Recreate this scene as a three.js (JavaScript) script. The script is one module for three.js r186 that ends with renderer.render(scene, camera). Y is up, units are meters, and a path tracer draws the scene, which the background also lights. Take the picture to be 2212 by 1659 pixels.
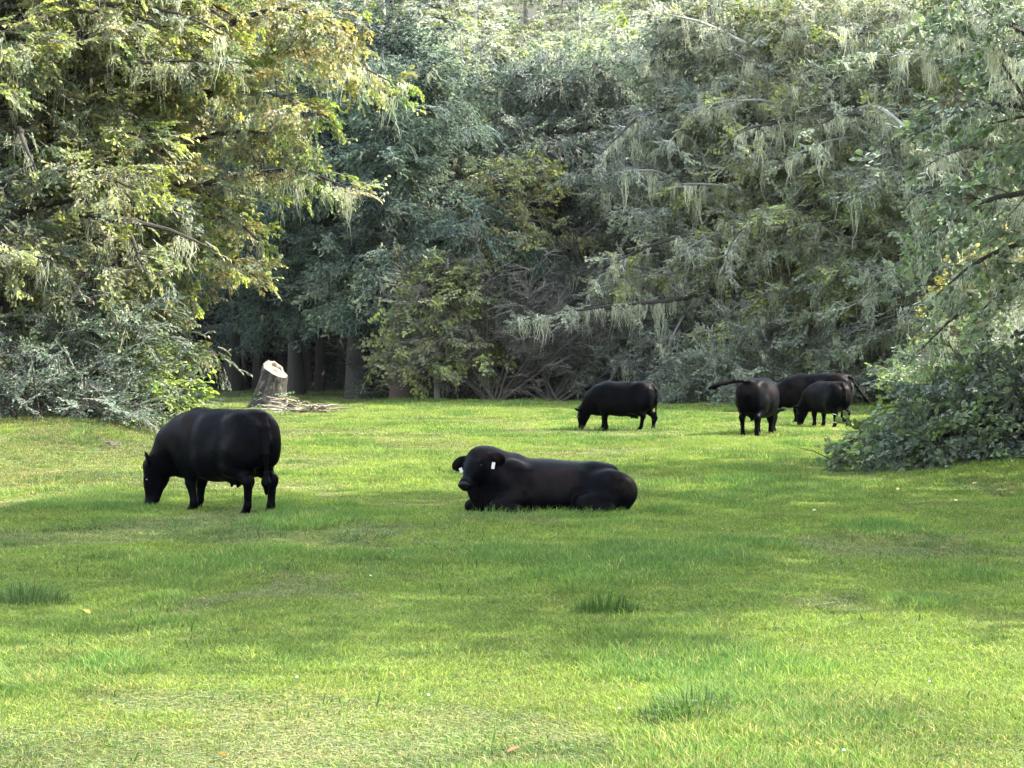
import * as THREE from 'three';
import { mergeGeometries } from 'three/addons/utils/BufferGeometryUtils.js';

// ------------------------------------------------------------------ camera, sky, sun, exposure
const scene = new THREE.Scene();
const FOC = 4790, CX = 1106, CY = 829.5, EYE = 2.13, PITCH = Math.atan(81.5 / FOC);
const camera = new THREE.PerspectiveCamera(2 * Math.atan(CY / FOC) * 180 / Math.PI, 4 / 3, 0.5, 1500);
camera.position.set(0, EYE, 0);
camera.rotation.set(-PITCH, 0, 0);
camera.updateMatrixWorld(true);

const SUN_AZ = 80 * Math.PI / 180, SUN_EL = 43 * Math.PI / 180;      // azimuth to the right of the view, beyond the wood
const sunDir = new THREE.Vector3(Math.sin(SUN_AZ) * Math.cos(SUN_EL), Math.sin(SUN_EL), -Math.cos(SUN_AZ) * Math.cos(SUN_EL));
{                                                                     // a hazy bright autumn sky, whiter towards the sun and the horizon
  const w = 256, n = 128, data = new Float32Array(w * n * 4), dir = new THREE.Vector3();
  for (let j = 0; j < n; j++) for (let i = 0; i < w; i++) {
    const el = ((j + 0.5) / n - 0.5) * Math.PI, az = ((i + 0.5) / w - 0.5) * 2 * Math.PI;
    dir.set(Math.cos(az) * Math.cos(el), Math.sin(el), Math.sin(az) * Math.cos(el));
    const up = Math.max(0, dir.y), hz = Math.pow(1 - up, 3), glow = Math.exp((dir.dot(sunDir) - 1) * 6), k = 0.75;
    data.set([k * (0.62 + 0.5 * hz + 0.9 * glow), k * (0.78 + 0.4 * hz + 0.85 * glow), k * (1.02 + 0.25 * hz + 0.75 * glow), 1], (j * w + i) * 4);
  }
  const tex = new THREE.DataTexture(data, w, n, THREE.RGBAFormat, THREE.FloatType); tex.mapping = THREE.EquirectangularReflectionMapping; tex.magFilter = THREE.LinearFilter; tex.colorSpace = THREE.LinearSRGBColorSpace; tex.needsUpdate = true;
  scene.background = tex; scene.environment = tex;
}
const sun = new THREE.DirectionalLight(new THREE.Color(1, 0.95, 0.84), 4.6);
sun.name = 'sun';
sun.position.copy(sunDir).multiplyScalar(200).add(new THREE.Vector3(0, 0, -50));
sun.target.position.set(0, 0, -50);
sun.castShadow = true;
Object.assign(sun.shadow.camera, { left: -90, right: 90, top: 90, bottom: -90, near: 1, far: 420 });
sun.shadow.mapSize.set(4096, 4096);
scene.add(sun, sun.target);
scene.fog = new THREE.FogExp2(new THREE.Color(0.95, 0.97, 0.95), 0.00003);
const renderer = new THREE.WebGLRenderer({ antialias: true });
renderer.toneMapping = THREE.LinearToneMapping;
renderer.toneMappingExposure = 4.8;
renderer.shadowMap.enabled = true;

// ------------------------------------------------------------------ helpers
const V = (x, y, z) => new THREE.Vector3(x, y, z);
function rngOf(seed) { let a = seed >>> 0; return () => { a = (a + 0x6D2B79F5) | 0; let t = Math.imul(a ^ (a >>> 15), 1 | a); t = (t + Math.imul(t ^ (t >>> 7), 61 | t)) ^ t; return ((t ^ (t >>> 14)) >>> 0) / 4294967296; }; }
const lerp = (a, b, t) => a + (b - a) * t, clamp = (x, a, b) => Math.min(b, Math.max(a, x));
const smooth = (a, b, x) => { const t = clamp((x - a) / (b - a), 0, 1); return t * t * (3 - 2 * t); };
function hash3(x, y, z) { let h = Math.imul(x, 374761393) ^ Math.imul(y, 668265263) ^ Math.imul(z, 2147483647 ^ 0x5bd1e995); h = Math.imul(h ^ (h >>> 13), 1274126177); return ((h ^ (h >>> 16)) >>> 0) / 4294967296; }
function noise(x, y = 0, z = 0) {
  const xi = Math.floor(x), yi = Math.floor(y), zi = Math.floor(z), f = (t) => t * t * (3 - 2 * t), u = f(x - xi), v = f(y - yi), w = f(z - zi);
  const l = (k) => lerp(lerp(hash3(xi, yi, zi + k), hash3(xi + 1, yi, zi + k), u), lerp(hash3(xi, yi + 1, zi + k), hash3(xi + 1, yi + 1, zi + k), u), v);
  return lerp(l(0), l(1), w);
}
const fbm = (x, y, z = 0) => 0.55 * noise(x, y, z) + 0.3 * noise(x * 2.1 + 7, y * 2.1 + 3, z * 2.1) + 0.15 * noise(x * 4.3 + 1, y * 4.3 + 9, z * 4.3);
// a point of the place from where it stands in the view (2212 x 1659) and its distance
function W(px, py, d) {
  const s = Math.sin(PITCH), c = Math.cos(PITCH), b = (CY - py) / FOC, a = (px - CX) / FOC;
  const y = -s + c * b, z = -c - s * b, k = d / -z;
  return V(a * k, EYE + y * k, -d);
}
const used = new Map();
function numbered(name) { const n = used.get(name) || 0; used.set(name, n + 1); return n ? `${name}_${String(n).padStart(3, '0')}` : name; }
function thing(name, label, category, pos, turn = 0, group) {
  const o = new THREE.Group(); o.name = numbered(name); o.position.copy(pos); o.rotation.y = turn;
  o.userData = { label, category }; if (group) o.userData.group = group;
  scene.add(o); return o;
}
function put(name, geometry, material, parent, kind) {
  const m = new THREE.Mesh(geometry, material); m.name = parent === scene ? numbered(name) : name; m.castShadow = m.receiveShadow = true;
  if (kind) m.userData.kind = kind;
  parent.add(m); return m;
}
class Copies {                                      // collects placements for one InstancedMesh
  constructor() { this.m = []; this.c = []; }
  add(p, q, sx, sy, sz, col) { this.m.push([p.x, p.y, p.z, q.x, q.y, q.z, q.w, sx, sy, sz]); this.c.push(col); }
  build(name, geometry, material, parent, origin) {
    if (!this.m.length) return null;
    const im = new THREE.InstancedMesh(geometry, material, this.m.length), M = new THREE.Matrix4(), p = V(), q = new THREE.Quaternion(), s = V(), k = new THREE.Color();
    this.m.forEach((a, i) => {
      p.set(a[0], a[1], a[2]); if (origin) p.sub(origin);
      M.compose(p, q.set(a[3], a[4], a[5], a[6]), s.set(a[7], a[8], a[9])); im.setMatrixAt(i, M);
      const c = this.c[i]; if (c) im.setColorAt(i, k.setRGB(c[0], c[1], c[2]));
    });
    im.name = parent === scene ? numbered(name) : name; im.userData.kind = 'stuff'; im.castShadow = im.receiveShadow = true; parent.add(im); return im;
  }
}
class Tubes {                                       // joins tapered tubes into one geometry, with a colour per vertex
  constructor() { this.p = []; this.i = []; this.c = []; this.uv = []; }
  tube(pts, radii, sides, col, wob = 0) {
    const n = pts.length, t = V(), a = V(), b = V(), up = V(0.13, 1, 0.21).normalize(); let base = this.p.length / 3, along = 0;
    t.subVectors(pts[1], pts[0]).normalize(); a.crossVectors(t, Math.abs(t.y) > 0.9 ? V(1, 0, 0) : up).normalize();
    for (let k = 0; k < n; k++) {
      t.subVectors(pts[Math.min(n - 1, k + 1)], pts[Math.max(0, k - 1)]).normalize();
      a.addScaledVector(t, -a.dot(t)).normalize(); b.crossVectors(t, a);
      if (k) along += pts[k].distanceTo(pts[k - 1]);
      for (let s = 0; s <= sides; s++) {
        const th = s % sides / sides * Math.PI * 2, w = wob ? 1 + wob * (fbm(s % sides * 1.7 + base, k * 0.5, 3) - 0.5) * 2 : 1, r = radii[k] * w, x = Math.cos(th) * r, y = Math.sin(th) * r;
        this.p.push(pts[k].x + a.x * x + b.x * y, pts[k].y + a.y * x + b.y * y, pts[k].z + a.z * x + b.z * y);
        const v = 0.75 + 0.5 * hash3(k, s % sides, base); this.c.push(col[0] * v, col[1] * v, col[2] * v); this.uv.push(s / sides * Math.max(1, Math.round(radii[0] * 6)), along);
      }
    }
    const w = sides + 1;
    for (let k = 0; k < n - 1; k++) for (let s = 0; s < sides; s++) { const q = base + k * w + s; this.i.push(q, q + 1, q + w, q + 1, q + w + 1, q + w); }
    const c0 = this.p.length / 3;                                  // closed tip
    this.p.push(pts[n - 1].x, pts[n - 1].y, pts[n - 1].z); this.c.push(...col); this.uv.push(0, along);
    for (let s = 0; s < sides; s++) this.i.push(base + (n - 1) * w + s, base + (n - 1) * w + s + 1, c0);
  }
  get empty() { return !this.i.length; }
  geometry(origin) {
    const g = new THREE.BufferGeometry(), p = new Float32Array(this.p);
    if (origin) for (let k = 0; k < p.length; k += 3) { p[k] -= origin.x; p[k + 1] -= origin.y; p[k + 2] -= origin.z; }
    g.setAttribute('position', new THREE.BufferAttribute(p, 3)); g.setAttribute('color', new THREE.BufferAttribute(new Float32Array(this.c), 3)); g.setAttribute('uv', new THREE.BufferAttribute(new Float32Array(this.uv), 2));
    g.setIndex(this.i); g.computeVertexNormals(); return g;
  }
}
function noiseTexture(n, fn, repeat = 1) {
  const d = new Uint8Array(n * n * 4);
  for (let y = 0; y < n; y++) for (let x = 0; x < n; x++) { const v = clamp(fn(x / n, y / n), 0, 1) * 255; d.set([v, v, v, 255], (y * n + x) * 4); }
  const t = new THREE.DataTexture(d, n, n); t.wrapS = t.wrapT = THREE.RepeatWrapping; t.magFilter = THREE.LinearFilter; t.repeat.set(repeat, repeat); t.needsUpdate = true; return t;
}
const tileable = (fx, fy) => (u, v) => { const f = (a, b) => fbm(a * fx, b * fy, 2), x = smooth(0, 1, u), y = smooth(0, 1, v); return lerp(lerp(f(u + 1, v + 1), f(u, v + 1), x), lerp(f(u + 1, v), f(u, v), x), y); };
// ------------------------------------------------------------------ the meadow, forest floor and hillside
function G(x, d) {
  let h = 0.17 * (fbm(x * 0.14 + 3, d * 0.1 + 5) - 0.5) + 0.08 * (noise(x * 0.5 + 9, d * 0.35) - 0.5);
  h += 0.78 * smooth(33, 49, d) * (1 - smooth(53, 68, d)) * (1 - smooth(-9.2, -6.2, x + (d - 50) * 0.03));       // the rise on the left
  h += 0.25 * smooth(28, 36, d) * (1 - smooth(46, 60, d)) * smooth(6, 9, x);                                       // bank under the brambles
  h += 0.35 * smooth(70, 92, d) * smooth(6, 18, x) * (1 - smooth(100, 120, d));
  h += 34 * smooth(108, 210, d) + 12 * smooth(200, 420, d) + 3 * (fbm(x * 0.04, d * 0.04) - 0.5) * smooth(112, 135, d);
  h += 10 * smooth(40, 130, Math.abs(x)) * smooth(20, 80, d);
  return h;
}
const ground = (x, d) => V(x, G(x, d), -d);
{
  const xs = [], ds = [];
  for (let x = -420; x <= 420; ) { xs.push(x); const a = Math.abs(x + 0.01); x += a < 20 ? 0.3 : a < 40 ? 1.2 : a < 100 ? 5 : 32; }
  for (let d = -200; d <= 640; ) { ds.push(d); d += d < 0 ? 20 : d < 8 ? 2 : d < 60 ? 0.3 : d < 115 ? 0.6 : d < 220 ? 4 : 30; }
  const p = [], c = [], uv = [], idx = [];
  for (const d of ds) for (const x of xs) {
    p.push(x, G(x, d), -d); uv.push(x, d);
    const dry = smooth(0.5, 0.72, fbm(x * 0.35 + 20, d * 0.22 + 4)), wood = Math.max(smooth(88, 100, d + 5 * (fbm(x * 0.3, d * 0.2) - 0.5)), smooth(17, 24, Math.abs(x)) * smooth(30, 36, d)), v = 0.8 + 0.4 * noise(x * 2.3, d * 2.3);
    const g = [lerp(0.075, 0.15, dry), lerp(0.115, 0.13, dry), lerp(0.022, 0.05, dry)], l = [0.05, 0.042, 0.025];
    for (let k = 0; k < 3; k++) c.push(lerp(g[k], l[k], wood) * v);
  }
  const w = xs.length;
  for (let j = 0; j < ds.length - 1; j++) for (let i = 0; i < w - 1; i++) { const q = j * w + i; idx.push(q, q + 1, q + w, q + 1, q + w + 1, q + w); }
  const g = new THREE.BufferGeometry();
  g.setAttribute('position', new THREE.Float32BufferAttribute(p, 3)); g.setAttribute('color', new THREE.Float32BufferAttribute(c, 3)); g.setAttribute('uv', new THREE.Float32BufferAttribute(uv, 2)); g.setIndex(idx); g.computeVertexNormals();
  const bump = noiseTexture(256, tileable(28, 28)), tint = noiseTexture(256, (u, v) => 0.62 + 0.38 * tileable(34, 34)(u, v)); bump.repeat.set(0.9, 0.9); tint.repeat.set(0.7, 0.7);
  put('meadow_ground', g, new THREE.MeshStandardMaterial({ vertexColors: true, roughness: 1, bumpMap: bump, bumpScale: 0.05, map: tint }), scene, 'structure');
}
const STRAW = [0.38, 0.35, 0.12], LUSH = [0.1, 0.21, 0.032], LIME = [0.205, 0.305, 0.038], BLUEGREEN = [0.06, 0.15, 0.05];
const leafMat = (t, rough = 1, coat = 0.35, cr = 0.32) => new THREE.MeshPhysicalMaterial({ color: 0xffffff, roughness: rough, transmission: t, thickness: 0, vertexColors: true, clearcoat: coat, clearcoatRoughness: cr, side: THREE.DoubleSide });
const grassMat = leafMat(0.42, 1, 0.06, 0.4); grassMat.specularIntensity = 0.5;
function bladeTuft(seed, n, spread, hMin, hMax, wid, bend, dome = 0) {
  const r = rngOf(seed), p = [], idx = [], col = [];
  for (let k = 0; k < n; k++) {
    const tv = 0.45 + 1.15 * r() * r() + 0.2 * r(), tr = tv * (0.85 + 0.4 * r()); for (let q = 0; q < 5; q++) { const e = q < 2 ? 0.6 : q === 4 ? 1.15 : 1; col.push(tr * e, tv * e, tv * e * 0.95); }
    const a = r() * 6.283, rad = Math.sqrt(r()) * spread, x = Math.cos(a) * rad, z = Math.sin(a) * rad, h = lerp(hMin, hMax, r()) * (1 - dome * rad / spread), b = h * bend * (0.2 + r()), ba = a + (r() - 0.5) * 2.4, f = r() * 6.283, w = wid * (0.6 + 0.7 * r()), wx = Math.cos(f) * w / 2, wz = Math.sin(f) * w / 2, i = p.length / 3, mx = Math.cos(ba) * b, mz = Math.sin(ba) * b;
    p.push(x - wx, -0.01, z - wz, x + wx, -0.01, z + wz, x + mx * 0.3 - wx * 0.8, h * 0.6, z + mz * 0.3 - wz * 0.8, x + mx * 0.3 + wx * 0.8, h * 0.6, z + mz * 0.3 + wz * 0.8, x + mx, h * (1 - 0.25 * bend), z + mz);
    idx.push(i, i + 1, i + 3, i, i + 3, i + 2, i + 2, i + 3, i + 4);
  }
  const g = new THREE.BufferGeometry(); g.setAttribute('position', new THREE.Float32BufferAttribute(p, 3)); g.setAttribute('color', new THREE.Float32BufferAttribute(col, 3)); g.setIndex(idx); g.computeVertexNormals(); return g;
}
const mix3 = (a, b, t) => [lerp(a[0], b[0], t), lerp(a[1], b[1], t), lerp(a[2], b[2], t)];
const mul3 = (a, k) => [a[0] * k, a[1] * k, a[2] * k];
const yaw = (a) => new THREE.Quaternion().setFromAxisAngle(V(0, 1, 0), a);
// how dry, and how tall, the sward is at a place
const dryness = (x, d) => clamp(smooth(0.52, 0.7, fbm(x * 0.55 + 20, d * 0.33 + 4)) * 0.8 * Math.max(smooth(14, 19, d), 0.45) + (0.45 + 0.9 * smooth(0.4, 0.6, fbm(x * 0.8 + 2, d * 0.5))) * smooth(14.5, 11.8, d) * smooth(1.0, -1.2, x) + (0.25 + 0.75 * smooth(0.4, 0.6, noise(x * 0.9, d * 0.4 + 8))) * smooth(33, 40, d) * smooth(-4.5, -7, x), 0, 1);
{
  const kinds = [bladeTuft(11, 15, 0.07, 0.03, 0.085, 0.0065, 0.75), bladeTuft(12, 15, 0.08, 0.025, 0.07, 0.006, 1.0), bladeTuft(13, 14, 0.08, 0.04, 0.1, 0.0065, 0.6)];
  const sets = kinds.map(() => new Copies()), r = rngOf(77);
  for (const [d0, d1, n, sc] of [[9.5, 14, 62000, 1], [14, 20, 62000, 1.05], [20, 32, 90000, 1.2], [32, 50, 80000, 1.5], [50, 72, 60000, 2], [72, 103, 46000, 2.6]]) {
    for (let k = 0; k < n; k++) {
      const d = Math.sqrt(lerp(d0 * d0, d1 * d1, r())), x = (r() * 2 - 1) * (d * 0.235 + 1.6);
      if (x / d < -0.156 && d > 56) continue;
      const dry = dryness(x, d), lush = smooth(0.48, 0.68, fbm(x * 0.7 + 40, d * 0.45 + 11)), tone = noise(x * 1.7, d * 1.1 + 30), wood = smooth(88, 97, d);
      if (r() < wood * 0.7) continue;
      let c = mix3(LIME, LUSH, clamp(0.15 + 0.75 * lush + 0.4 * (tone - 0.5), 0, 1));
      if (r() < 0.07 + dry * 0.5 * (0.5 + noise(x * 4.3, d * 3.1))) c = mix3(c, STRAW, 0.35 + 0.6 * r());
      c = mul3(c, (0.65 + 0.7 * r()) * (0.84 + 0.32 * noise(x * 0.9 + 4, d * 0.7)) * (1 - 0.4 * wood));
      const s = sc * (0.75 + 0.5 * r()), hy = (0.7 + 0.5 * lush) * (1 - 0.35 * dry) * (0.75 + 0.5 * r()) * (0.8 + 0.4 * noise(x * 2.2, d * 1.6)) * (sc > 1.6 ? 0.75 : 1);
      sets[dry > 0.4 ? 1 : lush > 0.5 ? 2 : k % 3].add(ground(x, d), yaw(r() * 6.283), s, s * hy, s, c);
    }
  }
  const tall = bladeTuft(14, 40, 0.2, 0.05, 0.14, 0.0065, 1.1, 0.6), ts = new Copies();
  for (let k = 0; k < 5200; k++) { const d = Math.sqrt(lerp(100, 3600, r())), x = (r() * 2 - 1) * (d * 0.235 + 1), m = fbm(x * 0.9 + 60, d * 0.6); if (m < 0.5 || (x / d < -0.156 && d > 56)) continue; const s = 0.7 + 0.7 * r(); ts.add(ground(x, d), yaw(r() * 6.283), s * 1.3, s * (0.6 + 0.5 * r()), s * 1.3, mul3(mix3(LUSH, mix3(BLUEGREEN, LIME, r()), 0.6 * r()), 0.8 + 0.35 * r())); }
  ts.build('tall_grass', tall, grassMat, scene);
  sets.forEach((s, i) => s.build(['meadow_grass', 'dry_grass', 'lush_grass'][i], kinds[i], grassMat, scene));
}
// ------------------------------------------------------------------ trees, shrubs and the wood
function leafShape(p, idx, o, dir, nrm, L, Wd) {          // a folded four-triangle leaf
  const s = V().crossVectors(dir, nrm).normalize(), n = V().crossVectors(s, dir).normalize(), i = p.length / 3;
  const q = (a, b, c) => { const w = o.clone().addScaledVector(dir, a * L).addScaledVector(s, b * Wd).addScaledVector(n, c * Wd); p.push(w.x, w.y, w.z); };
  q(0, 0, 0); q(0.35, 0.5, 0.14); q(0.4, -0.5, 0.14); q(1, 0, -0.12); q(0.72, 0.3, 0.06); q(0.76, -0.3, 0.06);
  idx.push(i, i + 1, i + 4, i, i + 4, i + 3, i, i + 3, i + 5, i, i + 5, i + 2);
}
function sprayPair(seed, o) {                              // a leafy twig about half a metre long: [leaves, wood]
  const r = rngOf(seed), { n = 26, len = 0.5, L = 0.075, Wd = 0.05, droop = 0.25, side = 4, spread = 0.22, flat = 0.5, tr = 1, vary = 1 } = o, p = [], idx = [], col = [], T = new Tubes(), axis = [];
  for (let k = 0; k <= 4; k++) axis.push(V(len * k / 4, -droop * len * (k / 4) ** 2, 0.03 * (r() - 0.5)));
  T.tube(axis, [0.006, 0.005, 0.004, 0.003, 0.002].map((x) => x * tr), 3, [1, 1, 1]);
  const tw = [axis];
  for (let k = 0; k < side; k++) { const b = axis[1 + (k % 3)], a = (k % 2 ? 1 : -1) * (0.5 + 0.5 * r()), l = spread * (0.6 + 0.8 * r()), e = b.clone().add(V(l * 0.8, (r() - 0.5) * 0.5 * l - droop * l * 0.4, l * a)), m = b.clone().lerp(e, 0.5).add(V(0, 0.03 * r(), 0)); T.tube([b, m, e], [0.004, 0.003, 0.0015].map((x) => x * tr), 3, [1, 1, 1]); tw.push([b, m, e]); }
  for (let k = 0; k < n; k++) {
    const t = tw[Math.floor(r() * tw.length)], f = (0.15 + 0.85 * r()) * (t.length - 1), i = Math.min(t.length - 2, Math.floor(f)), o3 = t[i].clone().lerp(t[i + 1], f - i);
    const a = r() * 6.283, dir = V(0.5 + 0.4 * r(), -0.35 * r() - droop * 0.5, Math.sin(a) * 0.9).normalize(), nrm = V((r() - 0.5) * 1.4, flat + r() * 0.6, (r() - 0.5) * 1.4).normalize(), s = 0.7 + 0.55 * r();
    leafShape(p, idx, o3, dir, nrm, L * s, Wd * s); const tv = 1 + vary * (r() < 0.16 ? 0.9 * r() : 0.35 - r() * 0.8), tg = tv * (0.88 + 0.3 * r()); for (let q = 0; q < 6; q++) col.push(tg, tv, tv * 0.95);
  }
  const g = new THREE.BufferGeometry(); g.setAttribute('position', new THREE.Float32BufferAttribute(p, 3)); g.setAttribute('color', new THREE.Float32BufferAttribute(col, 3)); g.setIndex(idx); g.computeVertexNormals();
  return [g, T.geometry()];
}
function strandTuft(seed, n, len, w) {                     // hanging lace lichen: a tangle of thin wandering threads
  const r = rngOf(seed), p = [], idx = [];
  for (let k = 0; k < n; k++) {
    let x = (r() - 0.5) * 0.2, z = (r() - 0.5) * 0.2, y = -0.05 * r(), dx = (r() - 0.5) * 0.05, dz = (r() - 0.5) * 0.05; const l = len * (0.2 + r() * r() * 1.1), f = r() * 6.283, b = p.length / 3, m = 6, w0 = w * (0.5 + r());
    for (let j = 0; j <= m; j++) { const t = j / m, ww = w0 * (1 - t * 0.85); p.push(x + Math.cos(f + 2 * t) * ww, y, z + Math.sin(f + 2 * t) * ww, x - Math.cos(f + 2 * t) * ww, y, z - Math.sin(f + 2 * t) * ww); dx = dx * 0.6 + (r() - 0.5) * 0.06 - x * 0.12; dz = dz * 0.6 + (r() - 0.5) * 0.06 - z * 0.12; x += dx; z += dz; y -= l / m; }
    for (let j = 0; j < m; j++) { const q = b + j * 2; idx.push(q, q + 1, q + 2, q + 1, q + 3, q + 2); }
  }
  const g = new THREE.BufferGeometry(); g.setAttribute('position', new THREE.Float32BufferAttribute(p, 3)); g.setIndex(idx); g.computeVertexNormals(); return g;
}
const SPRAY = {
  alder: [1, 2, 3].map((k) => sprayPair(k, { n: 30, L: 0.09, Wd: 0.062, tr: 1.3 })),
  far: [4, 5, 6].map((k) => sprayPair(k, { n: 26, len: 0.6, L: 0.125, Wd: 0.088, droop: 0.3, spread: 0.3, tr: 1.9 })),
  droop: [7, 8, 9].map((k) => sprayPair(k, { n: 30, len: 0.7, L: 0.115, Wd: 0.06, tr: 1.7, droop: 0.75, spread: 0.3, side: 6, flat: 0.2 })),
  bare: [10, 11, 12].map((k) => sprayPair(k, { n: 4, len: 0.7, L: 0.07, Wd: 0.05, tr: 2, side: 9, spread: 0.34, droop: -0.1 })),
  big: [13, 14, 15].map((k) => sprayPair(k, { n: 20, len: 0.5, L: 0.125, Wd: 0.085, droop: 0.5, flat: 0.3 })),
  glossy: [16, 17, 18].map((k) => sprayPair(k, { n: 34, len: 0.45, L: 0.075, Wd: 0.045, droop: 0.1, spread: 0.25, side: 6, flat: 0.35 })),
  bramble: [19, 20, 21].map((k) => sprayPair(k, { n: 22, len: 0.5, L: 0.1, Wd: 0.075, droop: 0.45, spread: 0.2, flat: 0.6 })),
};
const LICHEN = [strandTuft(1, 22, 0.4, 0.007), strandTuft(2, 20, 0.7, 0.007), strandTuft(3, 24, 0.3, 0.008)];
const foliageMat = leafMat(0.58, 1, 0.28, 0.3), glossyMat = leafMat(0.35, 1, 0.32, 0.25), lichenMat = leafMat(0.3, 1, 0, 1);
const shadeMat = leafMat(0.35, 1, 0.06, 0.35); shadeMat.specularIntensity = 0.6;
const twigMat = new THREE.MeshStandardMaterial({ color: 0xffffff, roughness: 0.9 });
const barkBump = noiseTexture(256, tileable(26, 7));
const barkMat = new THREE.MeshStandardMaterial({ vertexColors: true, roughness: 0.95, bumpMap: barkBump, bumpScale: 0.03 });
const DARKBARK = [0.045, 0.037, 0.03], GREYBARK = [0.19, 0.18, 0.155], REDBARK = [0.075, 0.05, 0.038], PALE = [0.34, 0.33, 0.28], LACE = [0.55, 0.56, 0.38];
const C = {                                                // leaf colours; the blackest paints shade, hazy paints haze and missing sun
  shadeBlack: [0.016, 0.03, 0.02], deep: [0.03, 0.055, 0.03], dark: [0.07, 0.115, 0.05], mid: [0.13, 0.19, 0.06], grey: [0.21, 0.245, 0.14], fresh: [0.15, 0.23, 0.035], lime: [0.26, 0.33, 0.04],
  yellow: [0.4, 0.39, 0.07], gold: [0.38, 0.3, 0.08], olive: [0.2, 0.2, 0.06], brown: [0.165, 0.14, 0.075], blue: [0.085, 0.125, 0.085], hazy: [0.32, 0.36, 0.22],
};
// a curved path that leaves a, heads along dir, sags and wanders
function curve(r, a, dir, len, sag, n, wander = 0.12) {
  const pts = [a.clone()], d = dir.clone().normalize();
  for (let k = 1; k <= n; k++) { d.y -= sag / n; d.x += (r() - 0.5) * wander; d.y += (r() - 0.5) * wander * 0.7; d.z += (r() - 0.5) * wander; d.normalize(); pts.push(pts[k - 1].clone().addScaledVector(d, len / n)); }
  return pts;
}
const XAX = V(1, 0, 0);
class Plant {
  constructor(name, label, category, base, seed, o = {}) {
    this.o = { spray: 'far', tint: [C.mid, C.grey], bark: GREYBARK, twig: [0.16, 0.15, 0.13], step: 0.3, scale: 1, side: 2.6, sideLen: 1.1, droop: 0.35, lichen: 0, jitter: 0.35, material: foliageMat, gap: 0.36, ...o };
    this.root = thing(name, label, category, base, 0, o.group); this.base = base; this.r = rngOf(seed); this.seed = seed;
    this.leaf = [new Copies(), new Copies(), new Copies()]; this.moss = [new Copies(), new Copies(), new Copies()];
  }
  color(p) {
    const { tint } = this.o, n = fbm(p.x * 0.45 + this.seed, p.y * 0.45, p.z * 0.45), f = clamp((n - 0.3) * 2.3 + (this.r() - 0.5) * 0.5, 0, 0.999) * (tint.length - 1), i = Math.floor(f);
    return mul3(tint.length > 1 ? mix3(tint[i], tint[i + 1], f - i) : tint[0], (0.65 + 0.7 * this.r()) * (this.tone || 1));
  }
  spray(p, dir, s = 1) {
    const r = this.r, q = new THREE.Quaternion().setFromUnitVectors(XAX, dir.clone().add(V((r() - 0.5), (r() - 0.5) * 0.6, (r() - 0.5))).normalize()), k = Math.floor(r() * 3), sc = this.o.scale * s * (0.7 + 0.6 * r());
    q.multiply(new THREE.Quaternion().setFromAxisAngle(XAX, (r() - 0.5) * 1.6)); this.leaf[k].add(p, q, sc, sc, sc, this.color(p));
  }
  lace(p, s) { const r = this.r, k = Math.floor(r() * 3), sc = s * (0.5 + r()); this.moss[k].add(p, yaw(r() * 6.283), sc, sc * (0.7 + 0.9 * r()), sc, mul3(LACE, 0.7 + 0.5 * r())); }
  // one bough: limb, branchlets left and right of it, leafy twigs along those
  bough(pts, r0, o2 = {}) {
    this.tone = 0.7 + 0.6 * this.r(); const o = { ...this.o, ...o2 }, r = this.r, n = pts.length - 1, T = new Tubes(); let len = 0; for (let k = 0; k < n; k++) len += pts[k].distanceTo(pts[k + 1]);
    T.tube(pts, pts.map((_, k) => Math.max(0.012, r0 * (1 - 0.88 * k / n))), r0 > 0.07 ? 7 : 5, o.bark, 0.12);
    const m = Math.max(2, Math.round(len * o.side)), t0 = o.from ?? 0.22;
    for (let k = 0; k < m; k++) {
      const f = (t0 + (1 - t0) * (k + r()) / m) * n, i = Math.min(n - 1, Math.floor(f)), p = pts[i].clone().lerp(pts[i + 1], f - i), tan = pts[i + 1].clone().sub(pts[i]).normalize();
      const sd = V().crossVectors(tan, V(0, 1, 0)).normalize().multiplyScalar(k % 2 ? 1 : -1), d = tan.clone().multiplyScalar(0.35 + 0.5 * r()).addScaledVector(sd, 0.35 + 0.7 * r()).add(V(0, (r() - 0.45) * 1.1, 0)), l = o.sideLen * (0.5 + 0.8 * r()) * (1.15 - 0.55 * f / n);
      const c = curve(r, p, d, l, o.droop * (0.5 + r()), 3, 0.3); T.tube(c, [0.016, 0.012, 0.008, 0.004].map((x) => x * Math.min(1.6, 0.6 + l * 0.4)), 3, mul3(o.bark, 1.1));
      for (let q = 0.1 * l; q < l; q += o.step * (0.6 + 0.8 * r())) {
        const g = q / l * 3, j = Math.min(2, Math.floor(g)), s = c[j].clone().lerp(c[j + 1], g - j);
        if (noise(s.x * 0.9 + this.seed * 3, s.y * 0.9, s.z * 0.9) < o.gap && r() < 0.75) continue;
        const dir = c[j + 1].clone().sub(c[j]).normalize(); s.add(V((r() - 0.5) * o.jitter, (r() - 0.5) * o.jitter, (r() - 0.5) * o.jitter));
        this.spray(s, dir); if (r() < o.lichen) this.lace(s, o.laceScale || 1);
      }
      this.spray(c[3], c[3].clone().sub(c[2]).normalize());
    }
    if (o.lichen) for (let k = 0; k < len * o.lichen * 10; k++) { const f = r() * n * 0.95, i = Math.floor(f), p = pts[i].clone().lerp(pts[i + 1], f - i); p.y -= 0.02; this.lace(p, o.laceScale || 1); }
    put('limb', T.geometry(this.base), barkMat, this.root);
    return this;
  }
  trunk(pts, r0, r1, col, sides = 12) {
    const T = new Tubes(), n = pts.length - 1; T.tube(pts, pts.map((_, k) => lerp(r0, r1, k / n) * (k === 0 ? 1.35 : 1)), sides, col || this.o.bark, 0.22);
    put('trunk', T.geometry(this.base), barkMat, this.root); this.stem = pts; return this;
  }
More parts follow.
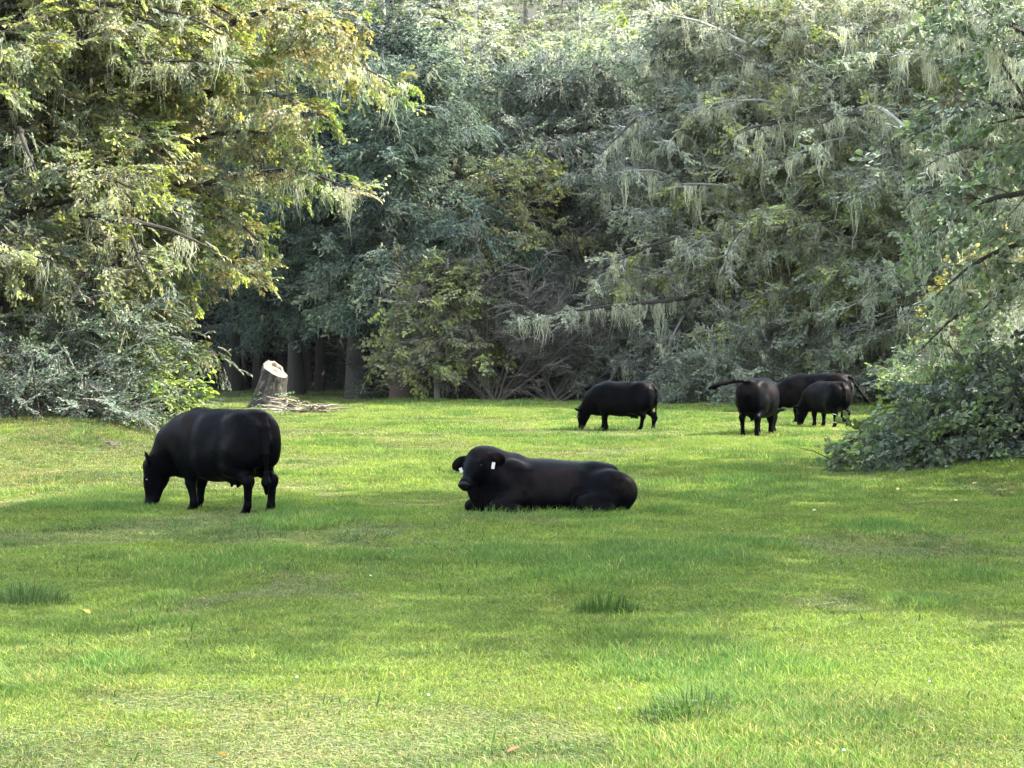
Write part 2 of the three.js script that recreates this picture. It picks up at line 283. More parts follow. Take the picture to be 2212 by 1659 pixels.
  onStem(t) { const n = this.stem.length - 1, f = clamp(t, 0, 0.999) * n, i = Math.floor(f); return this.stem[i].clone().lerp(this.stem[i + 1], f - i); }
  // boughs all round the trunk from height fraction a to b
  crown(count, a, b, spread, o = {}) {
    const r = this.r, { up = [0.15, 1.1], sag = 0.5, prof = (t) => Math.sqrt(Math.max(0.08, 1 - t * t * 0.85)), az0 = r() * 6.283, arc = 6.283, mid = Math.PI / 2 } = o;
    for (let k = 0; k < count; k++) {
      const t = (k + 0.5) / count, h = lerp(a, b, t), az = arc > 6 ? az0 + k * 2.399963 : mid + (r() - 0.5) * arc, el = lerp(up[0], up[1], t) + (r() - 0.5) * 0.3, len = spread * prof(t) * (0.75 + 0.5 * r());
      this.bough(curve(r, this.onStem(h), V(Math.cos(az) * Math.cos(el), Math.sin(el), Math.sin(az) * Math.cos(el)), len, sag, 7), clamp(0.02 + 0.016 * len, 0.03, 0.12), o);
    }
    return this;
  }
  end() {
    const lo = this.o, set = SPRAY[lo.spray];
    this.leaf.forEach((c, k) => { c.build('foliage', set[k][0], lo.material, this.root, this.base); if (lo.twig) { const w = new Copies(); w.m = c.m; w.c = c.m.map((_, i) => mul3(lo.twig, 0.6 + 0.8 * hash3(i, k, this.seed))); w.build('twig', set[k][1], twigMat, this.root, this.base); } });
    this.moss.forEach((c, k) => c.build('lichen', LICHEN[k], lichenMat, this.root, this.base));
    return this.root;
  }
}
const at = (px, d) => { const p = W(px, 800, d); p.y = G(p.x, d); return p; };
const stemUp = (r, base, h, lean = [0, 0], n = 6, w = 0.08) => { const pts = [base.clone().add(V(0, -0.15, 0))]; for (let k = 1; k <= n; k++) pts.push(base.clone().add(V(lean[0] * k / n + (r() - 0.5) * w * h * 0.3, h * k / n, lean[1] * k / n + (r() - 0.5) * w * h * 0.3))); return pts; };
function tree(name, label, px, d, h, o) {
  const base = at(px, d), P = new Plant(name, label, o.category || 'tree', base, o.seed || Math.round(px * 7 + d * 13), o);
  P.trunk(stemUp(P.r, base, h * 0.92, o.lean || [0, 0], 7), o.r0 || 0.06 + h * 0.018, 0.04, o.trunkBark || o.bark);
  P.crown(o.n || 30, o.low ?? 0.18, 0.98, o.spread || 4.2, { up: o.up, sag: o.sag, prof: o.prof, arc: o.arc, mid: o.mid });
  if (o.face !== 0) P.crown(Math.round((o.n || 30) * (o.face ?? 0.55)), (o.low ?? 0.18) * 1.1, 0.97, (o.spread || 4.2) * 0.92, { up: [-0.05, 0.9], sag: o.sag, prof: o.prof, arc: 2.5 });
  for (let k = 0; k < (o.arches || 0); k++) {                       // long half-bare limbs that arch out through the crown
    const r = P.r, az = Math.PI / 2 + (r() - 0.5) * 2.6, el = 0.25 + 0.6 * r(), len = (o.spread || 4.2) * (1.05 + 0.4 * r());
    P.bough(curve(r, P.onStem(0.25 + 0.6 * (k + r()) / o.arches), V(Math.cos(az) * Math.cos(el), Math.sin(el), Math.sin(az) * Math.cos(el)), len, 0.9 + 0.5 * r(), 9, 0.3), 0.1 + 0.05 * r(), { bark: k % 2 ? DARKBARK : o.archBark || PALE, side: 1.0, step: 0.55, sideLen: 1.3, lichen: (o.lichen || 0) * 1.2, from: 0.35 });
  }
  for (const b of o.extra || []) P.bough(pathOf(b.path), b.r || 0.07, b);
  return P.end();
}
// points given as [px, py, d] joined by a smooth curve
const pathOf = (list, n = 9) => new THREE.CatmullRomCurve3(list.map((q) => W(...q))).getPoints(n);
function shrub(name, label, px, d, wd, h, o = {}) {                 // a rounded bush of many stems from the ground
  const base = at(px, d), P = new Plant(name, label, o.category || 'shrub', base, o.seed || Math.round(px * 5 + d * 17), { spray: 'glossy', material: glossyMat, side: 3, sideLen: 0.6, step: 0.2, droop: 0.3, gap: 0.3, jitter: 0.25, bark: DARKBARK, ...o }), r = P.r, n = o.n || 26;
  for (let k = 0; k < n; k++) {
    const az = k * 2.4, rad = Math.sqrt((k + 0.5) / n), x = Math.cos(az) * rad * wd * 0.42, z = Math.sin(az) * rad * wd * 0.3, b = V(base.x + x, G(base.x + x, -(base.z + z)) - 0.05, base.z + z), out = V(x * 0.9 / wd * 2, 1.1 - 0.75 * rad * rad, z * 0.9 / wd * 2 + 0.12);
    P.bough(curve(r, b, out, h * (1.08 - 0.4 * rad * rad) * (0.8 + 0.35 * r()), o.sag ?? 0.7, 5, 0.25), o.stem || 0.025, { from: 0.12 });
  }
  return P.end();
}
// ---- the lit trees on the left
const AUT = [C.dark, C.mid, C.fresh, C.lime, C.olive, C.yellow, C.lime, C.mid];
tree('alder_tree', 'tall leafy tree at the far left with dark trunk and hanging lichen', 8, 49, 15, { spray: 'alder', tint: [C.dark, C.mid, C.olive, C.lime, C.brown], bark: DARKBARK, n: 44, arches: 5, archBark: DARKBARK, spread: 4.6, low: 0.14, side: 4.6, step: 0.17, lichen: 0.1, sag: 0.75, r0: 0.34 });
tree('alder_tree', 'yellow-green autumn tree second from the left edge, lit through by the sun', 185, 51, 16, { spray: 'alder', tint: AUT, bark: DARKBARK, prof: (t) => 0.38 + 0.62 * Math.sin(Math.min(1, t * 1.3) * 2.1), n: 56, arches: 5, archBark: DARKBARK, spread: 4.2, low: 0.12, side: 4.6, step: 0.17, lichen: 0.04, sag: 0.8, r0: 0.3 });
tree('alder_tree', 'lit tree with lichen-hung boughs over the dark gap left of the stump', 268, 54, 16, { prof: (t) => 0.4 + 0.6 * Math.sin(Math.min(1, t * 1.25) * 2.2),
  spray: 'alder', tint: [C.mid, C.fresh, C.lime, C.olive, C.gold, C.lime, C.grey], bark: DARKBARK, n: 46, spread: 4.2, low: 0.36, side: 4.6, step: 0.17, lichen: 0.07, sag: 0.8, r0: 0.28,
  extra: [
    { path: [[380, 260, 53.5], [560, 130, 52], [700, 110, 51], [840, 175, 50]], r: 0.12, lichen: 0.4, sideLen: 0.9, laceScale: 1.3 }, { path: [[370, 420, 53], [520, 380, 52], [650, 370, 51], [765, 412, 50]], r: 0.1, lichen: 0.3, sideLen: 0.9, tint: [C.fresh, C.grey] },
    { path: [[330, 500, 53], [430, 470, 52], [510, 480, 51], [560, 520, 50.5]], r: 0.08, lichen: 0.15, sideLen: 0.6 }, { path: [[320, 580, 53], [420, 545, 52], [500, 565, 51], [555, 600, 50.5]], r: 0.08, lichen: 0.4, sideLen: 0.4 },
    { path: [[260, 620, 53], [320, 590, 52], [375, 600, 51], [415, 640, 50.5]], r: 0.06, sideLen: 0.45 },
    { path: [[350, 330, 53], [470, 290, 52], [580, 290, 51], [640, 320, 50.5]], r: 0.09, sideLen: 0.9, lichen: 0.15 }, { path: [[380, 120, 53], [520, 40, 52], [640, 20, 51], [740, 60, 50.5]], r: 0.1, lichen: 0.15 }, { path: [[380, 200, 53], [500, 200, 51.5], [610, 210, 50.5], [690, 260, 50]], r: 0.09, lichen: 0.1 },
  ],
});
shrub('understory_shrub', 'dark bluish understory shrub in front of the left-hand trunks', 85, 47.5, 2.6, 3.2, { tint: [C.deep, C.dark, C.deep], n: 30, group: null });
shrub('understory_shrub', 'tall mid-green shrub under the yellow-green autumn tree', 185, 49, 1.8, 2.5, { tint: [C.mid, C.fresh, C.dark], spray: 'alder', material: foliageMat, n: 26 });
shrub('bramble_bush', 'low grey-green bramble bush at the left edge of the meadow', 60, 45.5, 2.8, 1.35, { tint: [C.blue, C.dark, C.mid], n: 24 });
shrub('bramble_bush', 'low dark bramble bush with dry grass at its foot, left of the glowing bush', 180, 46, 1.5, 0.95, { tint: [C.blue, C.dark], n: 16 });
shrub('leafy_bush', 'bright lime-green bush glowing in the sun at the edge of the dark gap', 280, 48, 1.0, 1.25, { tint: [C.lime, C.fresh], spray: 'big', material: foliageMat, n: 22, step: 0.22 });
// ---- the dark trees in the middle distance
const cTree = (label, px, d, h, o) => tree(o.name || 'conifer_tree', label, px, d, h, { spray: 'droop', material: shadeMat, tint: [C.shadeBlack, C.deep, C.dark, C.deep], bark: [0.03, 0.026, 0.021], twig: [0.09, 0.125, 0.11], side: 3, step: 0.28, scale: 1.15, sideLen: 1.4, up: [-0.15, 0.7], sag: 0.55, lichen: 0.02, ...o });  // leaf and bark colours darkened to paint the shade of the hollow
cTree('dark tree filling the gap behind the overhanging lichen boughs', 505, 104, 17, { tint: [C.shadeBlack, C.deep], n: 40, low: 0.42, spread: 5, sag: 0.35 });
cTree('dark drooping tree right behind the stump', 640, 97, 15.5, { tint: [C.shadeBlack, C.deep, C.dark], n: 44, low: 0.36, sag: 0.3, spread: 5.4 });
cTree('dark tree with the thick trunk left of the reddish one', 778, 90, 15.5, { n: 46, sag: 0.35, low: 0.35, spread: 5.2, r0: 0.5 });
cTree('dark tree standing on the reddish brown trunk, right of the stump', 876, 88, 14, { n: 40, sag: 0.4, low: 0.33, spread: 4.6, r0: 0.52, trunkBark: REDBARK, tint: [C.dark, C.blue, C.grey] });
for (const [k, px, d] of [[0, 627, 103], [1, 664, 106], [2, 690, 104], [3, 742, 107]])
  tree('slender_tree', ['slender dark trunk just right of the stump', 'second slender dark trunk right of the stump', 'third slender dark trunk right of the stump', 'slender dark trunk just left of the thick trunk'][k], px, d, 17, { spray: 'droop', material: shadeMat, tint: [C.shadeBlack, C.deep], bark: [0.026, 0.022, 0.018], twig: null, n: 20, low: 0.38, spread: 3.6, side: 1.8, step: 0.45, scale: 1.3, r0: 0.2 });
tree('maple_tree', 'small olive-yellow maple below the bare grey shrub in the middle of the wood edge', 945, 84.5, 5.6, { spray: 'far', tint: [C.dark, C.olive, C.lime, C.olive], n: 26, low: 0.25, spread: 2.1, r0: 0.1, up: [0, 1] });
tree('maple_tree', 'bright yellow-leaved maple standing out halfway up the middle of the wood', 1105, 88, 9.9, { spray: 'far', tint: [C.olive, C.lime, C.olive, C.yellow], n: 15, low: 0.7, spread: 2.6, face: 0.4, r0: 0.16, up: [0, 0.8] });
tree('bare_tree', 'leafless grey small tree in the middle of the wood edge', 905, 85.5, 7.6, { spray: 'bare', tint: [C.grey, C.brown], bark: [0.13, 0.12, 0.105], trunkBark: DARKBARK, twig: [0.19, 0.175, 0.16], n: 14, low: 0.45, spread: 1.5, r0: 0.09, up: [0.6, 1.3], sag: -0.2, step: 0.4, scale: 0.9, face: 0 });
tree('spreading_tree', 'broad dark green tree with long drooping boughs in the centre of the wood', 1235, 94, 14.5, { spray: 'droop', tint: [C.dark, C.blue, C.mid], bark: DARKBARK, n: 66, arches: 8, archBark: DARKBARK, low: 0.17, spread: 6.2, r0: 0.3, up: [-0.05, 0.9], sag: 0.6, lichen: 0.05, scale: 1.15, step: 0.25, side: 3.2 });
tree('spreading_tree', 'tall hazy green tree rising behind the small maples, left of centre', 985, 101, 15, { spray: 'far', tint: [C.blue, C.grey, C.mid], n: 46, low: 0.25, spread: 5.4, arches: 5, scale: 1.2, step: 0.25, side: 3.2, lichen: 0.03 });
function stool(label, px, d, h, n, fan, o = {}) {                   // many curved stems from one root
  const base = at(px, d), P = new Plant('coppiced_shrub', label, 'shrub', base, Math.round(px + d), { spray: 'bare', tint: [C.dark, C.brown, C.olive], bark: [0.1, 0.085, 0.07], twig: [0.13, 0.11, 0.09], step: 0.34, side: 2, sideLen: 0.9, scale: 1.2, ...o }), r = P.r;
  for (let k = 0; k < n; k++) { const a = ((k + 0.5) / n - 0.5) * 2 * fan + (r() - 0.5) * 0.2, b = base.clone().add(V((r() - 0.5) * 0.7, -0.05, (r() - 0.5) * 0.5)), pts = curve(r, b, V(Math.sin(a) * 1.2, 0.35 + Math.cos(a) * 0.7, (r() - 0.35) * 0.6), h * (0.75 + 0.5 * r()), -0.25 + (r() - 0.5) * 0.5, 7, 0.12); P.bough(pts, 0.045 + 0.03 * r(), { from: 0.3 }); }
  return P.end();
}
stool('many-stemmed brown shrub fanning out from one root in the centre of the wood edge', 1062, 84, 4.6, 22, 1.15, { twig: [0.14, 0.125, 0.1] });
stool('twiggy reddish brown shrub thicket behind the grazing cow with the sunlit back', 1240, 88, 5.6, 20, 0.8, { tint: [C.olive, C.dark, C.brown], twig: [0.13, 0.115, 0.09] });
stool('dark leaning stems of a shrub between the fan-shaped shrub and the side-on cow', 1195, 84.5, 3.4, 14, 1.2, {});
shrub('understory_shrub', 'dark evergreen shrub in the shade just left of the side-on cow', 1185, 88, 6.2, 3.2, { material: shadeMat, tint: [C.shadeBlack, C.deep], n: 28, scale: 1.5, sideLen: 0.9, step: 0.3 });
shrub('understory_shrub', 'dark shrub in the shade behind the fan of brown stems', 1000, 90, 6, 2.6, { material: shadeMat, tint: [C.shadeBlack, C.deep, C.dark], n: 26, scale: 1.5, sideLen: 0.9, step: 0.3 });
shrub('understory_shrub', 'dark undergrowth added to deepen the shade between the slender trunks', 690, 113, 9, 4.6, { material: shadeMat, tint: [C.shadeBlack, C.deep], twig: null, n: 34, scale: 2, sideLen: 1.1, step: 0.35 });  // shrub added to darken the bright slit between the trunks
// ---- the grey-green trees on the right, hung with lichen
const rTree = (label, px, d, h, o) => tree('alder_tree', label, px, d, h, { spray: 'far', tint: [C.grey, C.hazy, C.mid, C.olive, C.grey], bark: [0.26, 0.25, 0.215], twig: [0.4, 0.39, 0.33], n: 46, low: 0.16, spread: 5, lichen: 0.26, laceScale: 1.5, arches: 6, step: 0.23, side: 3.4, up: [0, 1], sag: 0.55, ...o });  // leaf tints lightened in place of sun that misses these trees
rTree('grey-green tree with a dark ivy-clad trunk behind the rump of the side-on cow', 1545, 87, 15.5, { r0: 0.55, low: 0.3, face: 0.3, trunkBark: [0.02, 0.03, 0.02], tint: [C.dark, C.grey, C.blue] });
rTree('lichen-hung grey tree leaning right, behind the cow with its tail out', 1640, 85, 16, { lean: [1.3, 0], face: 0.15, n: 34, r0: 0.36, trunkBark: DARKBARK, tint: [C.grey, C.hazy, C.olive, C.lime], extra: [{ path: [[1700, 330, 85], [1800, 300, 84], [1610, 215, 83], [1500, 235, 82]], r: 0.12, lichen: 0.2, bark: PALE, side: 1.2 }, { path: [[1690, 150, 85], [1600, 90, 83.5], [1520, 50, 83], [1440, 30, 82]], r: 0.12, bark: PALE, side: 1.3, lichen: 0.2 }, { path: [[1670, 560, 85], [1500, 640, 83], [1320, 660, 81.5], [1130, 690, 80.5]], r: 0.13, bark: DARKBARK, side: 1.1, lichen: 0.3 }, { path: [[1660, 480, 85], [1520, 500, 83], [1380, 540, 82], [1280, 600, 81]], r: 0.12, bark: DARKBARK, side: 1.1, lichen: 0.2 }] });
rTree('dark-trunked tree rising behind the three cows on the right', 1695, 88.5, 15.5, { tint: [C.hazy, C.mid, C.lime, C.grey], trunkBark: DARKBARK, r0: 0.42 });
rTree('pale lichen-draped tree above the calf', 1815, 84, 16, { tint: [C.hazy, C.olive, C.lime, C.grey], extra: [{ path: [[1815, 260, 82], [1880, 230, 79], [1945, 265, 76], [2012, 335, 75]], r: 0.15, from: 0.4, bark: PALE, side: 1.2, lichen: 0.4 }, { path: [[1830, 400, 83], [1900, 440, 82], [1980, 420, 81], [2040, 480, 80]], r: 0.09, bark: PALE, lichen: 0.3, side: 1.4 }] });
rTree('grey-green tree behind the bramble thicket at right', 1960, 82, 15, { tint: [C.grey, C.hazy, C.mid, C.lime] });
rTree('grey-green tree furthest right along the wood edge', 2150, 78, 15, { tint: [C.hazy, C.mid, C.grey, C.lime] });
rTree('tall tree behind the space between the side-on cow and the cow with its tail out', 1420, 97, 16, { tint: [C.blue, C.grey, C.mid], spread: 5.8, lichen: 0.08 });
tree('maple_tree', 'sunlit yellow-green tree glimpsed below the overhanging branches at right', 2010, 84, 5.6, { spray: 'far', tint: [C.lime, C.yellow, C.fresh], n: 34, low: 0.15, spread: 3, r0: 0.1, up: [0, 1] });
tree('maple_tree', 'yellow-leaved small tree near the right edge above the bramble thicket', 2195, 72, 5.2, { spray: 'far', tint: [C.lime, C.olive, C.yellow], n: 30, low: 0.15, spread: 2.8, r0: 0.1, up: [0, 1] });
for (const [px, d, w, h, tint, label] of [
  [1455, 85.5, 4.6, 3.0, [C.deep, C.dark, C.blue], 'dark glossy shrub right behind the rump of the side-on cow'], [1585, 83, 4.4, 3.8, [C.grey, C.blue, C.dark], 'glossy shrub with pale glints left of the cow with its tail out'],
  [1700, 81, 4.6, 3.4, [C.grey, C.dark, C.brown], 'glossy lichen-hung shrub behind the gap between the cow seen from behind and its neighbour'], [1830, 87, 4.8, 3.8, [C.grey, C.mid, C.blue], 'glossy shrub right behind the back of the furthest cow'],
  [1945, 85, 5, 3.4, [C.grey, C.dark, C.brown], 'brownish shrub thicket just right of the furthest cow'], [2230, 64, 4.2, 3.2, [C.mid, C.grey, C.fresh], 'grey-green thicket rising behind the bramble thicket near the right edge'],
]) shrub('glossy_shrub', label, px, d, w, h, { tint, n: 30, scale: 1.45, sideLen: 0.85, step: 0.27, lichen: 0.12, bark: GREYBARK, twig: [0.22, 0.2, 0.18] });
// ---- the overhanging trees on the near right, which throw the shade across the meadow
function nearTree(label, x, d, h, o) {
  const base = ground(x, d), P = new Plant('overhanging_tree', label, 'tree', base, Math.round(x * 31 + d), { spray: 'alder', tint: [C.dark, C.mid, C.grey, C.fresh], bark: DARKBARK, twig: [0.14, 0.13, 0.11], side: 2.6, step: 0.26, lichen: 0.12, ...o });
  P.trunk(stemUp(P.r, base, h * 0.92, [0, 0], 7), 0.42, 0.05, DARKBARK); P.crown(o.n || 46, o.low || 0.2, 0.98, o.spread, { up: [0.05, 1.1], sag: 0.6, prof: o.prof });
  for (const b of o.extra || []) P.bough(pathOf(b.path), b.r, b);
  P.end();
}
nearTree('dark near tree whose lichen-hung boughs overhang the top right corner', 13.2, 38.5, 10.5, { spray: 'big', spread: 4.8, low: 0.3, extra: [
  { path: [[2420, 300, 38.5], [2300, 120, 38], [2190, 60, 37.5], [2080, 20, 37]], r: 0.1, lichen: 0.3 }, { path: [[2420, 420, 38.5], [2280, 300, 38], [2160, 130, 37.5], [2120, 60, 37.2]], r: 0.07, lichen: 0.4 },
  { path: [[2400, 330, 38.5], [2250, 240, 38], [2100, 230, 37.5], [1980, 290, 37]], r: 0.09, lichen: 0.3 }, { path: [[2420, 500, 38.5], [2260, 420, 38], [2110, 440, 37.5], [1990, 520, 37.2]], r: 0.09, lichen: 0.25 },
  { path: [[2420, 540, 39], [2230, 600, 39], [2080, 670, 38.8], [1990, 755, 38.6]], r: 0.085, lichen: 0.1, side: 0.5, sideLen: 0.6, from: 0.1 }, { path: [[2420, 600, 39], [2260, 520, 38.5], [2120, 560, 38], [2020, 640, 37.6]], r: 0.08, lichen: 0.25 }, { path: [[2430, 620, 38.5], [2300, 560, 38], [2200, 600, 37.6], [2110, 680, 37.3]], r: 0.07, lichen: 0.3 },
] });
nearTree('tall shade tree standing just right of the bramble thicket, casting the broad shade', 13.6, 30.8, 22, { spread: 4.8, low: 0.2, n: 66, prof: (t) => 0.75 + 0.35 * Math.sin(t * 3) });
nearTree('tallest shade tree on the right, between the viewer and the bramble thicket', 14, 27.2, 25, { spread: 6.2, low: 0.18, n: 74, prof: (t) => 0.75 + 0.35 * Math.sin(t * 3) });
nearTree('shade tree on the right nearest the viewer', 13.6, 22.6, 22, { spread: 4.6, low: 0.2, n: 80, prof: (t) => 0.75 + 0.35 * Math.sin(t * 3) });
// ---- the wood behind, up the hillside: one mass, haze painted into its leaf colours
{
  const r = rngOf(4242), P = { leaf: [new Copies(), new Copies(), new Copies()] }, T = new Tubes();
  for (let k = 0; k < 330; k++) {
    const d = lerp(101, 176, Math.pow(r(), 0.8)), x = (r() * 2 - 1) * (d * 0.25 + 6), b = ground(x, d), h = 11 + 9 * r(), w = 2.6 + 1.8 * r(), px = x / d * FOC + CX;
    const t = fbm(x * 0.09 + 3, d * 0.06), paintShade = px > 330 && px < 960 && d < 134, tint = paintShade ? [C.shadeBlack, C.deep] : t < 0.4 ? [C.blue, C.hazy] : t < 0.55 ? [C.hazy, C.grey] : [C.hazy, C.lime], dense = paintShade ? 420 : d < 135 ? 230 : 170;  // trees behind the hollow get near-black colours in place of its shade
    T.tube(stemUp(r, b, h * 0.9, [0, 0], 4), [0.26, 0.22, 0.17, 0.1, 0.04], 5, paintShade ? DARKBARK : r() < 0.4 ? PALE : GREYBARK);
    for (let q = 0; q < dense; q++) {
      const u = Math.pow(r(), 0.75), az = r() * 6.283, rad = w * Math.sqrt(Math.max(0.05, 1 - (u * 1.25 - 0.35) ** 2)) * Math.pow(r(), 0.4), p = b.clone().add(V(Math.cos(az) * rad, h * (0.12 + 0.9 * u) - 0.25 * rad, Math.sin(az) * rad));
      if (noise(p.x * 0.7, p.y * 0.8, p.z * 0.7) < 0.36) continue;
      const s = 1.7 * (0.7 + 0.6 * r()), qn = new THREE.Quaternion().setFromUnitVectors(XAX, V(Math.cos(az) + (r() - 0.5), (r() - 0.5) * 0.8, Math.sin(az) + (r() - 0.5)).normalize());
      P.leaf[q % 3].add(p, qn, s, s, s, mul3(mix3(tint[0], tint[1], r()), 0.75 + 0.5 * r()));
    }
  }
  const o = thing('hillside_wood', 'hazy wood climbing the hillside above and behind the meadow-edge trees', 'wood', V(0, 0, 0)); o.userData.kind = 'stuff';
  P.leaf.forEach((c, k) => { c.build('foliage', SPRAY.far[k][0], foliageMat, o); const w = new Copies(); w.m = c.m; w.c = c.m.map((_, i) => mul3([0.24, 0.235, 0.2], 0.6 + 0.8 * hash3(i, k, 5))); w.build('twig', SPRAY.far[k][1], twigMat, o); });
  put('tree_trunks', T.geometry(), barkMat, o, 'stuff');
}
// ------------------------------------------------------------------ the cattle
// A body is a field of tapered capsules, ellipsoids and one lofted trunk joined with a smooth minimum, meshed as one surface.
const smin = (a, b, k) => { const h = Math.max(k - Math.abs(a - b), 0) / k; return Math.min(a, b) - h * h * k * 0.25; };
const cap = (a, b, ra, rb, k = 0.05) => ({ t: 0, a, b, ra, rb, k });
const ell = (c, r, k = 0.05, ax = null) => ({ t: 1, c, r, k, ax });
const pair = (f) => [f(-1), f(1)];
function trunkDist(T, x, y, z) {
  const xc = clamp(x, T[0][0], T[T.length - 1][0]); let i = 0; while (i < T.length - 2 && T[i + 1][0] < xc) i++;
  const A = T[i], B = T[i + 1], u = (xc - A[0]) / (B[0] - A[0]), s = u * u * (3 - 2 * u) * 0.6 + u * 0.4;
  const top = lerp(A[1], B[1], s), bot = lerp(A[2], B[2], s), hw = lerp(A[3], B[3], s), sh = lerp(A[4] ?? 0, B[4] ?? 0, s), cy = (top + bot) / 2, hh = (top - bot) / 2;
  const ny = (y - cy) / hh, wd = hw * (1 - 0.22 * ny * 0.5), nz = (z - sh) / wd, q = Math.pow(Math.pow(Math.abs(ny), 2.35) + Math.pow(Math.abs(nz), 2.35), 1 / 2.35);
  const d = (q - 1) * Math.min(hh, wd), dx = x - xc; return dx ? Math.sqrt(Math.max(d, 0) ** 2 + dx * dx) + Math.min(d, 0) : d;
}
function primDist(P, x, y, z) {
  if (P.t === 0) {
    const a = P.a, b = P.b, bx = b[0] - a[0], by = b[1] - a[1], bz = b[2] - a[2], t = clamp(((x - a[0]) * bx + (y - a[1]) * by + (z - a[2]) * bz) / (bx * bx + by * by + bz * bz || 1), 0, 1);
    return Math.hypot(x - a[0] - bx * t, y - a[1] - by * t, z - a[2] - bz * t) - lerp(P.ra, P.rb, t);
  }
  let dx = x - P.c[0], dy = y - P.c[1], dz = z - P.c[2]; const r = P.r;
  if (P.ax) { const A = P.ax, ux = dx * A[0][0] + dy * A[0][1] + dz * A[0][2], uy = dx * A[1][0] + dy * A[1][1] + dz * A[1][2], uz = dx * A[2][0] + dy * A[2][1] + dz * A[2][2]; dx = ux; dy = uy; dz = uz; }
  const k0 = Math.hypot(dx / r[0], dy / r[1], dz / r[2]), k1 = Math.hypot(dx / r[0] ** 2, dy / r[1] ** 2, dz / r[2] ** 2); return k1 > 1e-9 ? k0 * (k0 - 1) / k1 : -Math.min(...r);
}
function meshField(T, prims, cell, lo, hi, tint) {
  const n = [0, 1, 2].map((k) => Math.ceil((hi[k] - lo[k]) / cell) + 1), [nx, ny, nz] = n, F = new Float32Array(nx * ny * nz), at = (i, j, k) => (k * ny + j) * nx + i;
  for (const P of prims) { if (P.t === 0) { P.m = [0, 1, 2].map((k) => (P.a[k] + P.b[k]) / 2); P.R = Math.hypot(P.a[0] - P.b[0], P.a[1] - P.b[1], P.a[2] - P.b[2]) / 2 + Math.max(P.ra, P.rb); } else { P.m = P.c; P.R = Math.max(...P.r); } }
  for (let k = 0; k < nz; k++) for (let j = 0; j < ny; j++) for (let i = 0; i < nx; i++) {
    const x = lo[0] + i * cell, y = lo[1] + j * cell, z = lo[2] + k * cell; let d = trunkDist(T, x, y, z);
    for (const P of prims) { const far = Math.hypot(x - P.m[0], y - P.m[1], z - P.m[2]) - P.R; if (far > Math.max(d, 0.02) + P.k) continue; d = P.cut ? Math.max(d, -primDist(P, x, y, z)) : smin(d, primDist(P, x, y, z), P.k); }
    F[at(i, j, k)] = d + (0.014 * (noise(x * 6, y * 6, z * 6) - 0.5) + 0.026 * (noise(x * 3.1 + 5, y * 2.4, z * 3) - 0.5) * smooth(0.4, 0.7, y)) * (y > 0.35 ? 1 : 0.3);
  }
  const id = new Int32Array(nx * ny * nz).fill(-1), pos = [], uvs = [], col = [], idx = [];
  for (let k = 0; k < nz - 1; k++) for (let j = 0; j < ny - 1; j++) for (let i = 0; i < nx - 1; i++) {
    let m = 0, sx = 0, sy = 0, sz = 0, c = 0; const v = [];
    for (let q = 0; q < 8; q++) { v[q] = F[at(i + (q & 1), j + (q >> 1 & 1), k + (q >> 2))]; if (v[q] < 0) m |= 1 << q; }
    if (m === 0 || m === 255) continue;
    for (let q = 0; q < 8; q++) for (const e of [1, 2, 4]) { if (q & e) continue; const a = v[q], b = v[q | e]; if ((a < 0) === (b < 0)) continue; const t = a / (a - b); sx += (q & 1) + (e === 1 ? t : 0); sy += (q >> 1 & 1) + (e === 2 ? t : 0); sz += (q >> 2) + (e === 4 ? t : 0); c++; }
    id[at(i, j, k)] = pos.length / 3; const x = lo[0] + (i + sx / c) * cell, y = lo[1] + (j + sy / c) * cell, z = lo[2] + (k + sz / c) * cell; pos.push(x, y, z); uvs.push(x * 1.6 + z * 0.3, (y + 0.6 * z) * 1.1); col.push(...tint(x, y, z));
  }
  const quad = (a, b, c, d, flip) => { if (a < 0 || b < 0 || c < 0 || d < 0) return; if (flip) idx.push(a, c, b, b, c, d); else idx.push(a, b, c, b, d, c); };
  for (let k = 1; k < nz - 1; k++) for (let j = 1; j < ny - 1; j++) for (let i = 1; i < nx - 1; i++) {
    const a = F[at(i, j, k)] < 0;
    if (a !== F[at(i + 1, j, k)] < 0) quad(id[at(i, j - 1, k - 1)], id[at(i, j, k - 1)], id[at(i, j - 1, k)], id[at(i, j, k)], !a);
    if (a !== F[at(i, j + 1, k)] < 0) quad(id[at(i - 1, j, k - 1)], id[at(i - 1, j, k)], id[at(i, j, k - 1)], id[at(i, j, k)], !a);
    if (a !== F[at(i, j, k + 1)] < 0) quad(id[at(i - 1, j - 1, k)], id[at(i, j - 1, k)], id[at(i - 1, j, k)], id[at(i, j, k)], !a);
  }
  const g = new THREE.BufferGeometry(); g.setAttribute('position', new THREE.Float32BufferAttribute(pos, 3)); g.setAttribute('color', new THREE.Float32BufferAttribute(col, 3)); g.setAttribute('uv', new THREE.Float32BufferAttribute(uvs, 2)); g.setIndex(idx); g.computeVertexNormals(); return g;
}
const furBump = noiseTexture(256, tileable(46, 26)); furBump.repeat.set(1.3, 1.3);
const coatMat = new THREE.MeshPhysicalMaterial({ vertexColors: true, bumpMap: furBump, bumpScale: 0.004, roughness: 0.45, specularIntensity: 0.065 });
const eyeMat = new THREE.MeshPhysicalMaterial({ color: 0x0a0706, roughness: 0.08, clearcoat: 1 }), noseMat = new THREE.MeshPhysicalMaterial({ color: 0x0b0b0c, roughness: 0.42, specularIntensity: 0.35 });
const tagMat = new THREE.MeshStandardMaterial({ color: new THREE.Color(0.5, 0.47, 0.42), roughness: 0.6, side: THREE.DoubleSide }), hoofMat = new THREE.MeshStandardMaterial({ color: 0x17130f, roughness: 0.5 });
